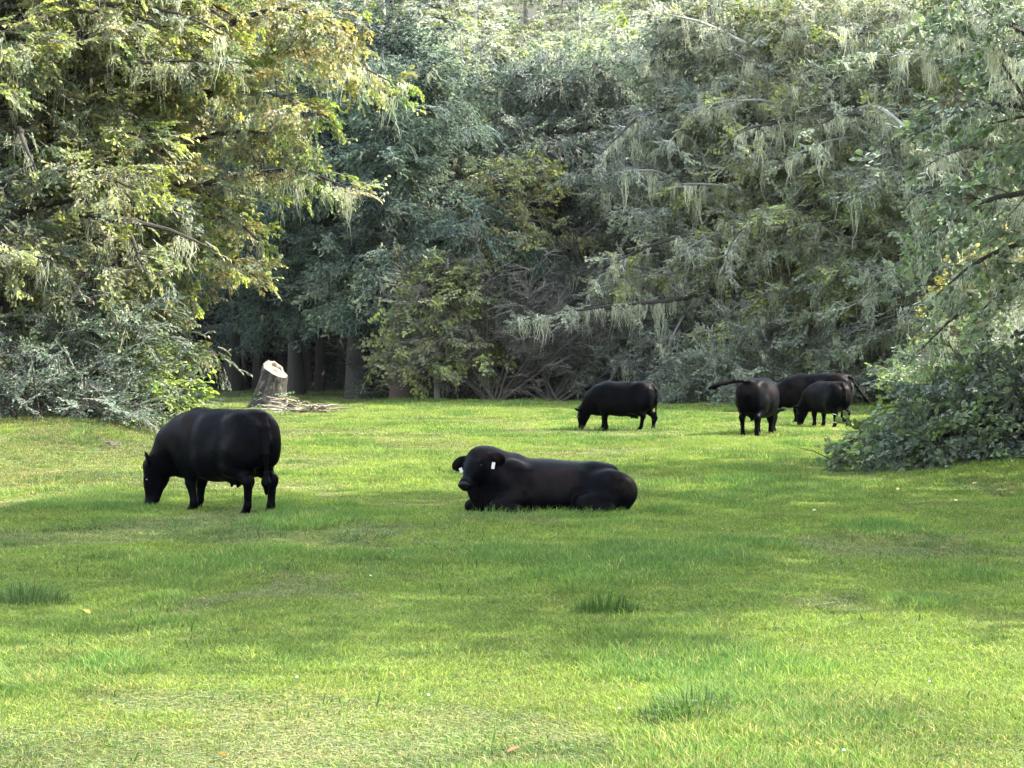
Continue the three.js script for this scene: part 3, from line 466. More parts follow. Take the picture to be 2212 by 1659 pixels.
// a head: origin at the poll, fwd towards the muzzle, up = away from the jaw; returns prims and the places of eyes, nose and ears
function headOf(o, fwd, upv, ears = [0, 0], s = 1, back = 0.12, es = 1) {
  const f = V(...fwd).normalize(), u = V(...upv); u.addScaledVector(f, -u.dot(f)).normalize(); const r = V().crossVectors(f, u);
  const P = (a, b, c) => { const p = V(...o).addScaledVector(f, a * s).addScaledVector(u, b * s).addScaledVector(r, c * s); return [p.x, p.y, p.z]; };
  const ax = [f.toArray(), u.toArray(), r.toArray()], prims = [
    ell(P(0.06, -0.04, 0), [0.13 * s, 0.115 * s, 0.125 * s], 0.05, ax), ell(P(0.18, -0.045, 0), [0.16 * s, 0.105 * s, 0.118 * s], 0.05, ax),
    cap(P(0.18, -0.04, 0), P(0.43, -0.075, 0), 0.095 * s, 0.068 * s, 0.05), ell(P(0.475, -0.09, 0), [0.078 * s, 0.082 * s, 0.1 * s], 0.04, ax),
    cap(P(0.14, -0.15, 0), P(0.4, -0.15, 0), 0.085 * s, 0.045 * s, 0.05), ell(P(0.13, -0.14, 0), [0.14 * s, 0.11 * s, 0.1 * s], 0.05, ax), ell(P(-0.01, 0.035, 0), [0.07 * s, 0.06 * s, 0.08 * s], 0.05, ax),
  ];
  const out = { prims, eyes: [], P, ax, f, u, r, ears: [] };
  for (const c of [-1, 1]) {
    prims.push(ell(P(0.17, 0.015, c * 0.095), [0.045 * s, 0.03 * s, 0.03 * s], 0.03, ax)); out.eyes.push(P(0.18, -0.008, c * 0.113));
    const dr = ears[c > 0 ? 1 : 0], d = V().addScaledVector(r, c * Math.cos(dr)).addScaledVector(f, back).addScaledVector(u, Math.sin(dr)).normalize(), e = f.clone().addScaledVector(u, 0.45); e.addScaledVector(d, -e.dot(d)).normalize(); const g = V().crossVectors(e, d);
    const b = V(...P(0.02, -0.02, c * 0.1)), m = b.clone().addScaledVector(d, 0.12 * s * es);
    prims.push(cap(b.toArray(), b.clone().addScaledVector(d, 0.05 * s).toArray(), 0.032 * s, 0.034 * s, 0.03), ell(m.toArray(), [0.112 * s * es, 0.068 * s * es, 0.024 * s], 0.02, [d.toArray(), g.toArray(), e.toArray()]));
    out.ears.push({ m, d, g, e });
  }
  return out;
}
function bodyTint(seed, dusty) {
  return (x, y, z) => { const b = smooth(0.5, 0.7, fbm(x * 2.2 + seed, y * 2.6, z * 2.2)) * dusty * smooth(0.45, 1.1, y + (dusty > 1 ? 0.45 : 0)), clump = dusty > 1 ? smooth(0.62, 0.7, fbm(x * 5 + seed, y * 7, z * 5)) : 0, k = 0.85 + 0.3 * noise(x * 30, y * 12, z * 30); return [lerp(0.0012, 0.011, b) * k * (1 - 0.7 * clump), lerp(0.0013, 0.007, b) * k * (1 - 0.7 * clump), lerp(0.0022, 0.006, b) * k * (1 - 0.7 * clump)]; };
}
function dress(o, H, s, { tags = [], nose = true } = {}) {
  const ey = new THREE.SphereGeometry(0.021 * s, 12, 8);
  for (const e of H.eyes) { const m = put('eye', ey, eyeMat, o); m.position.set(...e); }
  if (nose) { const m = put('nose', new THREE.SphereGeometry(1, 18, 12), noseMat, o); m.scale.set(0.03 * s, 0.048 * s, 0.078 * s); m.position.set(...H.P(0.527, -0.062, 0)); m.quaternion.setFromRotationMatrix(new THREE.Matrix4().makeBasis(H.f, H.u, H.r)); }
  for (const [side, len] of tags) {
    const E = H.ears[side], g = new THREE.BoxGeometry(0.042, len, 0.004), m = put('ear_tag', g, tagMat, o); m.position.copy(E.m).addScaledVector(E.d, -0.02).addScaledVector(H.f, 0.035).add(V(0, -0.06, 0)); m.rotation.set(0.15, Math.atan2(H.f.x, H.f.z), side ? 0.35 : -0.2);
    m.userData.label = 'pale tag hanging from the ear';
  }
}
const standTrunk = (b = 1) => [[-0.84, 1.12, 0.8, 0.09], [-0.79, 1.23, 0.68, 0.19], [-0.68, 1.305, 0.57, 0.27], [-0.48, 1.335, 0.48, 0.315], [-0.2, 1.34, 0.42, 0.36 * b], [0.08, 1.34, 0.4, 0.38 * b], [0.3, 1.325, 0.42, 0.345], [0.48, 1.27, 0.45, 0.29], [0.64, 1.16, 0.48, 0.24], [0.78, 1.03, 0.54, 0.17]];
function standingCow(o, opt) {
  const { s = 1, cell = 0.016, neckYaw = 0, hind = [0, 0], fore = [0, 0], tail, seed = 1, dusty = 0.7, belly = 1, tags, ears, earBack = -0.1, udder = true, headDrop = 0 } = opt;
  const prims = [];
  for (const c of [-1, 1]) {
    const i = c > 0 ? 1 : 0, h = hind[i], f = fore[i];
    prims.push(ell([-0.5, 1.21, c * 0.2], [0.15, 0.08, 0.09], 0.14), ell([-0.6, 0.93, c * 0.17], [0.25, 0.33, 0.16], 0.12), cap([-0.74, 1.1, c * 0.12], [-0.74, 0.74, c * 0.14], 0.12, 0.11, 0.1));
    prims.push(cap([-0.52, 0.8, c * 0.19], [-0.44 + h * 0.3, 0.64, c * 0.2], 0.18, 0.14, 0.1), cap([-0.48 + h * 0.3, 0.62, c * 0.2], [-0.72 + h * 0.6, 0.44, c * 0.18], 0.115, 0.066, 0.07), cap([-0.72 + h * 0.6, 0.45, c * 0.18], [-0.7 + h * 0.85, 0.13, c * 0.17], 0.058, 0.045, 0.04), cap([-0.74 + h * 0.6, 0.47, c * 0.18], [-0.74 + h * 0.6, 0.42, c * 0.18], 0.054, 0.048, 0.04));
    prims.push(cap([-0.7 + h * 0.85, 0.14, c * 0.17], [-0.665 + h, 0.055, c * 0.17], 0.05, 0.053, 0.03), cap([-0.66 + h, 0.04, c * 0.17], [-0.635 + h, 0.02, c * 0.17], 0.06, 0.063, 0.02));
    prims.push(ell([0.5, 0.92, c * 0.165], [0.2, 0.28, 0.13], 0.16), cap([0.6, 0.78, c * 0.17], [0.5 + f * 0.2, 0.6, c * 0.17], 0.15, 0.11, 0.09), cap([0.5 + f * 0.2, 0.62, c * 0.17], [0.54 + f * 0.6, 0.37, c * 0.155], 0.108, 0.068, 0.06), cap([0.54 + f * 0.6, 0.38, c * 0.155], [0.53 + f * 0.9, 0.13, c * 0.15], 0.06, 0.046, 0.04));
    prims.push(cap([0.53 + f * 0.9, 0.14, c * 0.15], [0.57 + f, 0.055, c * 0.15], 0.05, 0.053, 0.03), cap([0.57 + f, 0.04, c * 0.15], [0.6 + f, 0.02, c * 0.15], 0.06, 0.063, 0.02));
  }
  prims.push(ell([0.74, 0.57, 0], [0.17, 0.15, 0.14], 0.12), ell([-0.66, 1.27, 0], [0.16, 0.06, 0.1], 0.1));
  if (udder) { prims.push(ell([-0.3, 0.5, 0], [0.17, 0.12, 0.13], 0.08)); for (const c of [-1, 1]) for (const x of [-0.36, -0.24]) prims.push(cap([x, 0.42, c * 0.06], [x, 0.36, c * 0.065], 0.022, 0.016, 0.02)); }
  const ny = neckYaw, poll = [0.97 + 0.24 * Math.cos(ny), 0.58 - headDrop, 0.4 * Math.sin(ny)], mid = [0.9, 0.84 - headDrop * 0.4, 0.16 * Math.sin(ny)], nk = [0.7, 0.98, 0.05 * Math.sin(ny)];
  prims.push(cap([0.5, 0.98, 0], nk, 0.27, 0.225, 0.2), cap(nk, mid, 0.225, 0.2, 0.14), cap(mid, [poll[0] - 0.04, poll[1] + 0.0, poll[2]], 0.2, 0.135, 0.12), cap([0.72, 0.72, 0], [poll[0] - 0.1, poll[1] - 0.1, poll[2] * 0.8], 0.17, 0.1, 0.12), cap([0.45, 1.14, 0], [mid[0] + 0.02, mid[1] + 0.1, mid[2]], 0.13, 0.1, 0.2));
  const H = headOf(poll, [0.22 * Math.cos(ny), -1, 0.22 * Math.sin(ny)], [Math.cos(ny), 0.2, Math.sin(ny)], ears || [0.3, 0.3], 1.02, earBack); prims.push(...H.prims);
  const tp = tail || [[-0.8, 1.26, 0], [-0.9, 1.12, 0.01], [-0.9, 0.8, 0.03], [-0.88, 0.5, 0.04]];
  for (let k = 0; k < tp.length - 1; k++) prims.push(cap(tp[k], tp[k + 1], lerp(0.045, 0.02, k / (tp.length - 1)), lerp(0.045, 0.022, (k + 1) / (tp.length - 1)), 0.04));
  const e = tp[tp.length - 1], q = tp[tp.length - 2], dl = Math.hypot(e[0] - q[0], e[1] - q[1], e[2] - q[2]) || 1, w = [0, 1, 2].map((k) => e[k] + (e[k] - q[k]) / dl * 0.26);
  prims.push(cap(e, [0, 1, 2].map((k) => lerp(e[k], w[k], 0.45)), 0.028, 0.06, 0.03), cap([0, 1, 2].map((k) => lerp(e[k], w[k], 0.45)), w, 0.06, 0.02, 0.03));
  let lo = [-1.05, -0.02, -0.5], hi = [1.5, 1.48, 0.5]; for (const t of [...tp, w]) for (let k = 0; k < 3; k++) { lo[k] = Math.min(lo[k], t[k] - 0.1); hi[k] = Math.max(hi[k], t[k] + 0.1); } lo[2] = Math.min(lo[2], poll[2] - 0.3); hi[2] = Math.max(hi[2], poll[2] + 0.3);
  const g = meshField(standTrunk(belly), prims, cell, lo, hi, bodyTint(seed, dusty));
  put('body', g, coatMat, o); dress(o, H, 1, { tags, nose: true });
  o.scale.setScalar(s);
}
function lyingCow(o) {
  // resting on the brisket: forelegs folded under, hindquarters rolled towards the camera, head up and turned
  const T = [[-0.98, 0.34, 0.03, 0.12], [-0.9, 0.46, 0.0, 0.28], [-0.74, 0.56, -0.05, 0.4], [-0.5, 0.62, -0.06, 0.44], [-0.2, 0.645, -0.06, 0.47], [0.12, 0.665, -0.06, 0.46], [0.4, 0.68, -0.04, 0.4], [0.6, 0.69, -0.02, 0.33], [0.74, 0.66, 0.0, 0.25], [0.84, 0.55, 0.04, 0.15]], prims = [];
  prims.push(ell([-0.62, 0.53, -0.17], [0.17, 0.08, 0.12], 0.14), ell([-0.6, 0.52, 0.17], [0.17, 0.08, 0.12], 0.14), ell([-0.68, 0.28, -0.38], [0.33, 0.27, 0.17], 0.075), ell([-0.55, 0.2, 0.36], [0.3, 0.22, 0.15], 0.1));
  prims.push(cap([-0.6, 0.2, -0.46], [-0.3, 0.15, -0.53], 0.14, 0.11, 0.05), cap([-0.3, 0.1, -0.54], [-0.62, 0.1, -0.58], 0.08, 0.055, 0.04), cap([-0.62, 0.06, -0.56], [-0.4, 0.045, -0.62], 0.045, 0.05, 0.03));
  prims.push(ell([0.5, 0.4, -0.28], [0.21, 0.27, 0.13], 0.11), ell([0.5, 0.42, 0.27], [0.22, 0.26, 0.13], 0.12), ell([0.76, 0.28, 0], [0.19, 0.26, 0.2], 0.14));
  prims.push(cap([0.42, 0.22, -0.36], [0.7, 0.13, -0.38], 0.12, 0.095, 0.05), cap([0.72, 0.11, -0.38], [0.44, 0.08, -0.47], 0.075, 0.055, 0.03), cap([0.44, 0.05, -0.45], [0.34, 0.05, -0.47], 0.05, 0.055, 0.03));
  prims.push(cap([0.55, 0.2, 0.28], [0.93, 0.1, 0.16], 0.11, 0.072, 0.08), cap([0.93, 0.09, 0.16], [0.72, 0.05, 0.14], 0.07, 0.05, 0.04));
  const yawH = -0.95, poll = [0.89, 0.7, -0.12], f = [Math.cos(yawH), -0.62, Math.sin(yawH)];
  prims.push(cap([0.58, 0.48, 0], [0.78, 0.6, -0.06], 0.25, 0.2, 0.14), cap([0.78, 0.6, -0.06], [0.87, 0.64, -0.1], 0.19, 0.14, 0.1), cap([0.74, 0.38, 0], [0.88, 0.56, -0.12], 0.17, 0.12, 0.12), cap([0.45, 0.58, 0], [0.83, 0.67, -0.1], 0.1, 0.09, 0.14));
  const H = headOf(poll, f, [0.5, 1, -0.4], [-0.1, -0.2], 0.96, 0.1, 1.35); prims.push(...H.prims);
  const g = meshField(T, prims, 0.014, [-1.2, -0.04, -0.9], [1.5, 1.0, 0.62], bodyTint(31, 1.05));
  put('body', g, coatMat, o); dress(o, H, 1, { tags: [[0, 0.08], [1, 0.06]] });
}
const cowAt = (name, label, px, d, turn, cat = 'cow') => { const p = W(px, 800, d); p.y = G(p.x, d); return thing(name, label, cat, p, turn * Math.PI / 180, 'black cattle on the meadow'); };
standingCow(cowAt('cow', 'large black cow grazing at left in the near shade, head down to the left', 482, 28.2, 137), { s: 1.0, cell: 0.014, seed: 3, neckYaw: -0.62, hind: [0.03, -0.03], fore: [-0.14, 0.14], ears: [0.75, 0.5], earBack: -1.5, tail: [[-0.8, 1.26, 0], [-0.9, 1.12, -0.04], [-0.92, 0.8, -0.08], [-0.9, 0.55, -0.06]] });
{ const o = cowAt('cow', 'black cow lying on the grass with its head raised towards the viewer', 1186, 27.9, 190); lyingCow(o); o.scale.setScalar(1.04); }
standingCow(cowAt('cow', 'black cow grazing alone in the sun by the dark shrubs, side on', 1348, 55.5, 155), { s: 0.95, cell: 0.022, seed: 9, belly: 0.93, hind: [0.18, -0.08], fore: [-0.1, 0.14], ears: [0.4, 0.2], dusty: 0.9 });
standingCow(cowAt('cow', 'black cow seen from behind with its tail swung out to the left', 1638, 52.6, 68), { s: 1.03, cell: 0.02, seed: 14, belly: 1.22, hind: [0.02, -0.05], tail: [[-0.8, 1.27, 0], [-0.9, 1.27, -0.1], [-0.95, 1.27, -0.28], [-0.95, 1.22, -0.5], [-0.94, 1.17, -0.68]] });
standingCow(cowAt('cow', 'black cow standing furthest back, partly hidden behind the calf, tail hanging out to the right', 1766, 61, 163), { s: 1.05, cell: 0.024, seed: 21, dusty: 1, hind: [-0.05, 0.1], neckYaw: 0.2, tail: [[-0.8, 1.28, 0], [-0.9, 1.2, 0.0], [-1.02, 1.0, 0], [-1.2, 0.75, 0]] });
standingCow(cowAt('calf', 'smallest black calf grazing in front of the furthest cow with a sunlit ear', 1790, 58.3, 112, 'calf'), { s: 0.92, cell: 0.022, seed: 27, belly: 0.84, udder: false, neckYaw: -0.75, hind: [0.06, -0.08], ears: [0.5, 0.5], tags: [[1, 0.08]] });
// ------------------------------------------------------------------ brambles, stump, brush pile, grass clumps and other small things
{
  const base = at(2175, 38.6), P = new Plant('bramble_thicket', 'big mound of dark green brambles at the right edge of the meadow', 'bush', base, 905, { spray: 'bramble', material: glossyMat, tint: [C.dark, C.mid, C.fresh, C.blue, C.mid], side: 3.4, sideLen: 0.6, step: 0.15, droop: 0.5, gap: 0.2, jitter: 0.22, bark: [0.06, 0.05, 0.035], twig: [0.07, 0.06, 0.04] }), r = P.r;
  for (const [px, d, wx, wz, h, n] of [[2240, 38.8, 1.9, 1.7, 2.05, 64], [2120, 38.4, 1.2, 1.3, 1.3, 40], [2040, 38.2, 0.7, 0.8, 0.75, 24], [1980, 38.1, 0.45, 0.5, 0.42, 14]]) {
    const c = at(px, d);
    for (let k = 0; k < n; k++) { const az = k * 2.4, rad = Math.sqrt((k + 0.5) / n), x = Math.cos(az) * rad, z = Math.sin(az) * rad, b = ground(c.x + x * wx * 0.8, d - z * wz * 0.8); b.y -= 0.05; P.bough(curve(r, b, V(x * 0.8, 1.15 - 0.85 * rad * rad, z * 0.8 + 0.1), h * (1.12 - 0.45 * rad * rad) * (0.8 + 0.35 * r()), 0.75, 6, 0.2), 0.018, { from: 0.1 }); }
  }
  for (const [x0, y0, x1, y1] of [[1970, 890, 1895, 885], [1900, 950, 1830, 955], [1880, 985, 1800, 1005], [1870, 1000, 1775, 1018], [2030, 850, 1985, 835]]) P.bough(pathOf([[x0 + 60, y0 + 50, 38.3], [x0, y0, 38], [(x0 + x1) / 2, Math.min(y0, y1) - 6, 37.8], [x1, y1, 37.7]], 6), 0.012, { sideLen: 0.25, side: 3 });
  const one = (s) => { const p = [], i = []; leafShape(p, i, V(), V(1, 0, 0), V(0, 1, 0), 0.1 * s, 0.075 * s); const g = new THREE.BufferGeometry(); g.setAttribute('position', new THREE.Float32BufferAttribute(p, 3)); g.setIndex(i); g.computeVertexNormals(); return g; };
  const geos = [one(0.9), one(1.1), one(1.3)], mats = [C.dark, C.mid, [0.08, 0.13, 0.06], [0.14, 0.2, 0.07]].map((c) => { const m = glossyMat.clone(); m.color.setRGB(...c); return m; });
  for (let k = 0; k < 300; k++) {                                    // the outermost leaves, one by one
    const u = r(), px = lerp(1915, 2300, Math.pow(u, 0.7)), top = lerp(985, 775, smooth(1895, 2210, px)), py = lerp(top, 1005, Math.pow(r(), 0.9)), q = W(px, py, 37.1 + 1.2 * (1 - (py - top) / Math.max(30, 1010 - top)) + 0.2 * r());
    const m = put('leaf', geos[k % 3], mats[Math.floor(r() * 4)], P.root); m.position.copy(q).sub(base); m.rotation.set(0.5 + (r() - 0.5) * 1.1, r() * 6.283, -0.5 + (r() - 0.5) * 0.9, 'YXZ');
  }
  P.end();
}
// the stump
{
  const d = 76, base = at(578, d), o = thing('tree_stump', 'tall broken-barked tree stump with a pale slanting cut, by the dark gap', 'tree stump', base), r = rngOf(61), N = 64, M = 22, p = [], c = [], idx = [], uv = [];
  const topY = (a) => 1.3 - 0.25 * Math.cos(a - 0.6) , rad = (a, t) => lerp(0.62, 0.41, Math.pow(t, 0.6)) * (1 + 0.5 * Math.pow(1 - t, 4) * (0.5 + 0.5 * Math.sin(a * 5 + 1)) + 0.1 * Math.sin(a * 7 + t * 3) * (1 - t * 0.5) + 0.3 * (fbm(Math.cos(a) * 2.6 + 5, t * 3.6, Math.sin(a) * 2.6) - 0.5) + 0.16 * (noise(Math.cos(a) * 7, t * 2.4, Math.sin(a) * 7) - 0.5));
  const ptOf = (a, t) => V(Math.cos(a) * rad(a, t) + 0.26 * t, topY(a) * t - 0.08 * (1 - t), Math.sin(a) * rad(a, t) * 0.95);
  for (let j = 0; j <= M; j++) for (let i = 0; i <= N; i++) { const a = i % N / N * 6.28318, t = j / M, q = ptOf(a, t), f = smooth(0.45, 0.68, fbm(Math.cos(a) * 3.5, t * 6, Math.sin(a) * 3.5 + 4)), v = (0.45 + 1.1 * hash3(i % N, j, 4)) * (0.5 + noise(Math.cos(a) * 9, t * 2.2, Math.sin(a) * 9)); p.push(q.x, q.y, q.z); uv.push(i / N * 4, t * 2); c.push(lerp(0.02, 0.085, f) * v, lerp(0.016, 0.075, f) * v, lerp(0.011, 0.055, f) * v); }
  for (let j = 0; j < M; j++) for (let i = 0; i < N; i++) { const q = j * (N + 1) + i; idx.push(q, q + N + 1, q + 1, q + 1, q + N + 1, q + N + 2); }
  const g = new THREE.BufferGeometry(); g.setAttribute('position', new THREE.Float32BufferAttribute(p, 3)); g.setAttribute('color', new THREE.Float32BufferAttribute(c, 3)); g.setAttribute('uv', new THREE.Float32BufferAttribute(uv, 2)); g.setIndex(idx); g.computeVertexNormals();
  put('bark', g, barkMat, o);
  const f = [], fi = [], fc = [], R = 6;                              // the sawn face, with a darker heart
  for (let k = 0; k <= R; k++) for (let i = 0; i <= N; i++) { const a = i % N / N * 6.28318, q = ptOf(a, 1), m = V(0.26, 1.3, 0), t = k / R; m.lerp(q, t); f.push(m.x, m.y + 0.004 + 0.02 * (noise(m.x * 9, m.z * 9) - 0.5) * (t < 1 ? 1 : 0), m.z); const v = 0.85 + 0.3 * noise(t * 22, 2) * (t < 1 ? 1 : 0.8), h = smooth(0.45, 0.2, t + 0.3 * noise(m.x * 6, m.z * 6)); fc.push(lerp(0.16, 0.07, h) * v, lerp(0.115, 0.045, h) * v, lerp(0.085, 0.03, h) * v); }
  for (let k = 0; k < R; k++) for (let i = 0; i < N; i++) { const q = k * (N + 1) + i; fi.push(q, q + 1, q + N + 1, q + 1, q + N + 2, q + N + 1); }
  const fg = new THREE.BufferGeometry(); fg.setAttribute('position', new THREE.Float32BufferAttribute(f, 3)); fg.setAttribute('color', new THREE.Float32BufferAttribute(fc, 3)); fg.setIndex(fi); fg.computeVertexNormals();
  const wood = new THREE.MeshStandardMaterial({ vertexColors: true, roughness: 0.8 }); put('cut_face', fg, wood, o);
  const rp = [], ri = [], rc = [];                                   // the splintered hinge left standing along the back of the cut
  for (let k = 0; k <= 12; k++) { const a = lerp(3.5, 5.6, k / 12), q = ptOf(a, 1), n = V(0.26, 1.3, 0).lerp(q, 0.78), hh = 0.13 * Math.sin(k / 12 * 3.14) * (0.7 + 0.6 * r()) + 0.015; for (const [e, y] of [[q, -0.01], [q, hh], [n, hh * 0.9], [n, -0.01]]) { rp.push(e.x, e.y + y, e.z); rc.push(0.2, 0.15, 0.1); } }
  for (let k = 0; k < 12; k++) for (let s = 0; s < 3; s++) { const q = k * 4 + s; ri.push(q, q + 1, q + 4, q + 1, q + 5, q + 4); }
  const rg = new THREE.BufferGeometry(); rg.setAttribute('position', new THREE.Float32BufferAttribute(rp, 3)); rg.setAttribute('color', new THREE.Float32BufferAttribute(rc, 3)); rg.setIndex(ri); rg.computeVertexNormals(); const hm = wood.clone(); hm.side = THREE.DoubleSide; put('hinge', rg, hm, o);
  const iv = new Copies(); for (let k = 0; k < 70; k++) { const a = lerp(-0.9, 2.2, r()), q = ptOf(a, Math.pow(r(), 2) * 0.5).add(base); iv.add(q, new THREE.Quaternion().setFromUnitVectors(XAX, V(Math.cos(a), 0.3 * r(), Math.sin(a)).normalize()), 0.6, 0.6, 0.6, mul3(C.mid, 0.8 + 0.6 * r())); } iv.build('ivy', SPRAY.glossy[0][0], glossyMat, o, base);
}
{
  const base = at(655, 72.5), o = thing('brush_pile', 'low pile of broken sticks and bark heaped right of the stump', 'brush pile', base), r = rngOf(62), lf = new Copies();
  for (let k = 0; k < 70; k++) {
    const u = r(), px = lerp(608, 712, u), d = 72.5 + (r() - 0.5) * 1.6, h = 0.5 * (1 - 0.75 * u) * r(), a = at(px, d).add(V(0, h, 0)), l = 0.25 + 0.7 * r(), az = r() * 6.283, T = new Tubes(), cl = [[0.2, 0.15, 0.11], [0.4, 0.36, 0.3], [0.12, 0.09, 0.07], [0.34, 0.27, 0.18]][k % 4];
    const e = a.clone().add(V(Math.cos(az) * l, 0.12 * r(), Math.sin(az) * l * 0.6)); T.tube([a, a.clone().lerp(e, 0.5).add(V(0, 0.05 * r(), 0)), e], [0.03, 0.03, 0.015].map((x) => x * (0.5 + r())), 5, cl); put('stick', T.geometry(base), barkMat, o);
    if (k < 26) lf.add(a.clone().add(V(0, 0.1, 0)), yaw(r() * 6.283), 0.6, 0.6, 0.6, mul3(k % 3 ? C.olive : C.brown, 0.8 + 0.5 * r()));
  }
  lf.build('foliage', SPRAY.alder[0][0], foliageMat, o, base);
}
{ const base = at(610, 73.2), o = thing('wood_slab', 'pale split slab of wood leaning at the foot of the stump', 'wood', base), g = new THREE.BoxGeometry(0.09, 0.62, 0.04, 1, 4, 1), q = g.attributes.position; for (let k = 0; k < q.count; k++) q.setX(k, q.getX(k) * (1 - 0.5 * Math.abs(q.getY(k) / 0.31 + 0.3)) + 0.012 * Math.sin(q.getY(k) * 14)); const m = put('slab', g, new THREE.MeshStandardMaterial({ color: new THREE.Color(0.5, 0.4, 0.25), roughness: 0.85 }), o); m.position.set(0, 0.2, 0); m.rotation.set(-0.3, 0, 0.75); }
{ const base = at(1770, 38), T = new Tubes(), o = thing('fallen_branch', 'thin dead branch lying on the grass left of the bramble thicket', 'branch', base), a = W(1852, 1016, 37.9), m = W(1790, 990, 37.7), e = W(1722, 966, 37.5); T.tube([a, a.clone().lerp(m, 0.5).add(V(0, 0.02, 0)), m, m.clone().lerp(e, 0.5).add(V(0, 0.03, 0)), e], [0.016, 0.014, 0.011, 0.008, 0.004], 5, [0.09, 0.075, 0.06]); T.tube([m, m.clone().add(V(-0.06, 0.12, 0.03)), m.clone().add(V(-0.08, 0.26, 0.02))], [0.007, 0.005, 0.003], 4, [0.09, 0.075, 0.06]); put('stem', T.geometry(base), barkMat, o); }
// longer clumps of grass
const onGround = (px, py) => { let d = EYE * FOC / (py - 748); for (let k = 0; k < 8; k++) { const x = (px - CX) / FOC * d; d = (EYE - G(x, d)) * FOC / (py - 748); } return ground((px - CX) / FOC * d, d); };
{
  const g = [bladeTuft(201, 520, 0.36, 0.14, 0.36, 0.0085, 1.0, 0.7), bladeTuft(202, 240, 0.3, 0.07, 0.22, 0.007, 1.2, 0.75), bladeTuft(203, 200, 0.26, 0.06, 0.19, 0.007, 0.9, 0.75)];
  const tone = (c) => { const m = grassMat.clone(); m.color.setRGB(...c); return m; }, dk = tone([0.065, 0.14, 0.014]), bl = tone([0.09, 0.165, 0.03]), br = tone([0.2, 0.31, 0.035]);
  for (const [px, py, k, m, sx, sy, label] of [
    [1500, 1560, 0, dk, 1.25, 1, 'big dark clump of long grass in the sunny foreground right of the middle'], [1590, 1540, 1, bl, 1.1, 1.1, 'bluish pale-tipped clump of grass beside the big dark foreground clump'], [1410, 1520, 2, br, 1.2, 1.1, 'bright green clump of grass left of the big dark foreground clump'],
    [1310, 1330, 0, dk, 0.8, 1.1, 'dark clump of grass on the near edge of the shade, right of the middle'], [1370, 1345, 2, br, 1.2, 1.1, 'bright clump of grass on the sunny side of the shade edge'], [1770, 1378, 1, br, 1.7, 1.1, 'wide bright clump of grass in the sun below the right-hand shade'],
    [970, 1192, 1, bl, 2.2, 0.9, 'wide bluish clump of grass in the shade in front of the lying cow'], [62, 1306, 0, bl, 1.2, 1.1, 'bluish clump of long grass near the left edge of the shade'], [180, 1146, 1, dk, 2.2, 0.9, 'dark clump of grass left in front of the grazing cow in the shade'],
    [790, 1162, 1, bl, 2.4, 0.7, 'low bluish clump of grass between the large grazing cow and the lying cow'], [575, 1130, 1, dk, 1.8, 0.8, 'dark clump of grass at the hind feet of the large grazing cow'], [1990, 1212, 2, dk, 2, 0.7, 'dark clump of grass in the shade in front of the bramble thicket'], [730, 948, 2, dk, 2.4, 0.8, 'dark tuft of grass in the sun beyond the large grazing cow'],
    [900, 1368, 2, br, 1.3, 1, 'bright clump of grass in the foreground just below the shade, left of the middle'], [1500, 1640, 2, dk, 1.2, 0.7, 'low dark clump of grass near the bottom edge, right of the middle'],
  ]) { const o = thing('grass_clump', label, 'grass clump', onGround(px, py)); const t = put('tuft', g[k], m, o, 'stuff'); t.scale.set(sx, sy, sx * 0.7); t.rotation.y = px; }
  // long blades along the lying cow's flank
  const s = new Copies(), r = rngOf(88), one = bladeTuft(204, 9, 0.09, 0.07, 0.17, 0.006, 0.7);
  for (let k = 0; k < 130; k++) { const p = onGround(lerp(1035, 1375, r()), 1119 + 7 * r()); s.add(p, yaw(r() * 6.283), 1, 0.7 + 0.7 * r(), 1, mul3(mix3(LUSH, LIME, r()), 0.8 + 0.4 * r())); }
  s.build('long_grass', one, grassMat, scene);
}
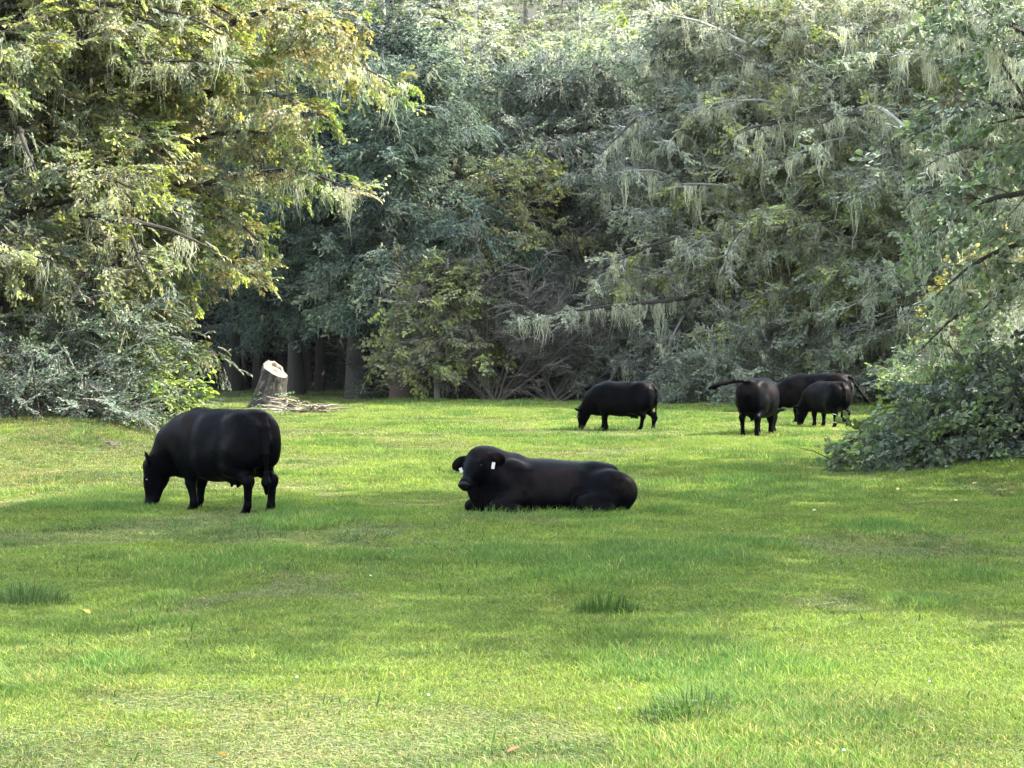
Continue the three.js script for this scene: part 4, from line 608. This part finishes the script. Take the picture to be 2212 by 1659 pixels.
// clover heads and fallen leaves
{
  const r = rngOf(91), head = new THREE.IcosahedronGeometry(0.014, 1), stalk = new THREE.CylinderGeometry(0.0015, 0.002, 0.08, 5), white = new THREE.MeshStandardMaterial({ color: new THREE.Color(0.75, 0.72, 0.66), roughness: 0.8 }), green = new THREE.MeshStandardMaterial({ color: new THREE.Color(0.1, 0.2, 0.04), roughness: 0.8 });
  for (const [px, py, label] of [[925, 1530, 'white clover head in the sunny foreground below the dark gap, left of the middle'], [1338, 1560, 'white clover head just left of the big dark foreground grass clump'], [1825, 1655, 'white clover head at the bottom edge, right of the big dark grass clump'], [640, 1490, 'white clover head in the sun below the large grazing cow'], [2010, 1500, 'white clover head in the sun near the right edge'], [800, 1262, 'white clover head in the shade between the large grazing cow and the lying cow']]) { const o = thing('clover_flower', label, 'flower', onGround(px, py), 0, 'white clover heads in the grass'); const h = put('flower_head', head, white, o); h.position.y = 0.075; h.scale.set(0.6, 0.5, 0.6); const s = put('stem', stalk, green, o); s.position.y = 0.035; }
  const shape = (() => { const p = [], i = []; leafShape(p, i, V(-0.04, 0, 0), V(1, 0, 0), V(0, 1, 0), 0.085, 0.06); const g = new THREE.BufferGeometry(); g.setAttribute('position', new THREE.Float32BufferAttribute(p, 3)); g.setIndex(i); g.computeVertexNormals(); return g; })();
  const lm = [[0.5, 0.13, 0.03], [0.5, 0.28, 0.05], [0.5, 0.4, 0.12], [0.3, 0.16, 0.08]].map((c) => { const m = leafMat(0.3, 1, 0.1); m.color.setRGB(...c); return m; });
  for (const [px, py, k, label] of [[1108, 1646, 0, 'reddish fallen leaf in the grass at the bottom edge'], [186, 1338, 1, 'orange fallen leaf at the left on the near edge of the shade'], [480, 1655, 1, 'orange-brown fallen leaf at the bottom edge, left of the reddish one'], [1760, 1112, 2, 'yellow fallen leaf in the shade below the tip of the dead branch'], [2065, 1090, 2, 'yellow fallen leaf on the shaded grass in front of the brambles'], [1940, 1065, 2, 'yellow fallen leaf close to the left foot of the brambles'], [2105, 1052, 3, 'brown fallen leaf close under the brambles at right'], [1985, 1118, 2, 'yellow fallen leaf furthest in front of the brambles'], [2130, 1110, 3, 'brown fallen leaf in the shade near the right edge']]) { const o = put('fallen_leaf', shape, lm[k], scene); o.position.copy(onGround(px, py)).add(V(0, 0.06, 0)); o.rotation.set(0.4 * (r() - 0.5), r() * 6.283, 0.4); o.scale.setScalar(0.9); o.userData = { label, category: 'leaf', group: 'fallen leaves on the meadow' }; }
}
// lumps of bare soil on the rise and dung on the far grass
{
  const r = rngOf(97), soil = new THREE.MeshStandardMaterial({ color: new THREE.Color(0.06, 0.045, 0.03), roughness: 1, bumpMap: barkBump, bumpScale: 0.03 });
  for (const [px, py, w, h, name, label] of [[188, 938, 0.22, 0.1, 'soil_clod', 'dark lump of bare soil highest on the grassy rise at left'], [158, 968, 0.26, 0.1, 'soil_clod', 'dark lump of bare soil at the left of the grassy rise'], [236, 984, 0.2, 0.09, 'soil_clod', 'dark lump of bare soil lowest on the grassy rise behind the large grazing cow'], [1716, 938, 0.2, 0.07, 'dung_pat', 'dark dung pat right of the cow seen from behind'], [1512, 980, 0.2, 0.07, 'dung_pat', 'dark dung pat on the sunny grass left in front of the cow seen from behind']]) {
    const g = new THREE.IcosahedronGeometry(1, 3), q = g.attributes.position; for (let k = 0; k < q.count; k++) { const f = 0.45 + 0.7 * fbm(q.getX(k) * 2.2 + px, q.getY(k) * 2.2, q.getZ(k) * 2.2) + 0.3 * noise(q.getX(k) * 7 + px, q.getY(k) * 7, q.getZ(k) * 7); q.setXYZ(k, q.getX(k) * w * f, q.getY(k) * h * f, q.getZ(k) * w * 0.8 * f); } g.computeVertexNormals();
    const o = put(name, g, soil, scene); o.position.copy(onGround(px, py)); o.position.y += 0.0; o.userData = { label, category: name === 'soil_clod' ? 'soil' : 'dung' };
  }
}
scene.updateMatrixWorld(true);
renderer.render(scene, camera);
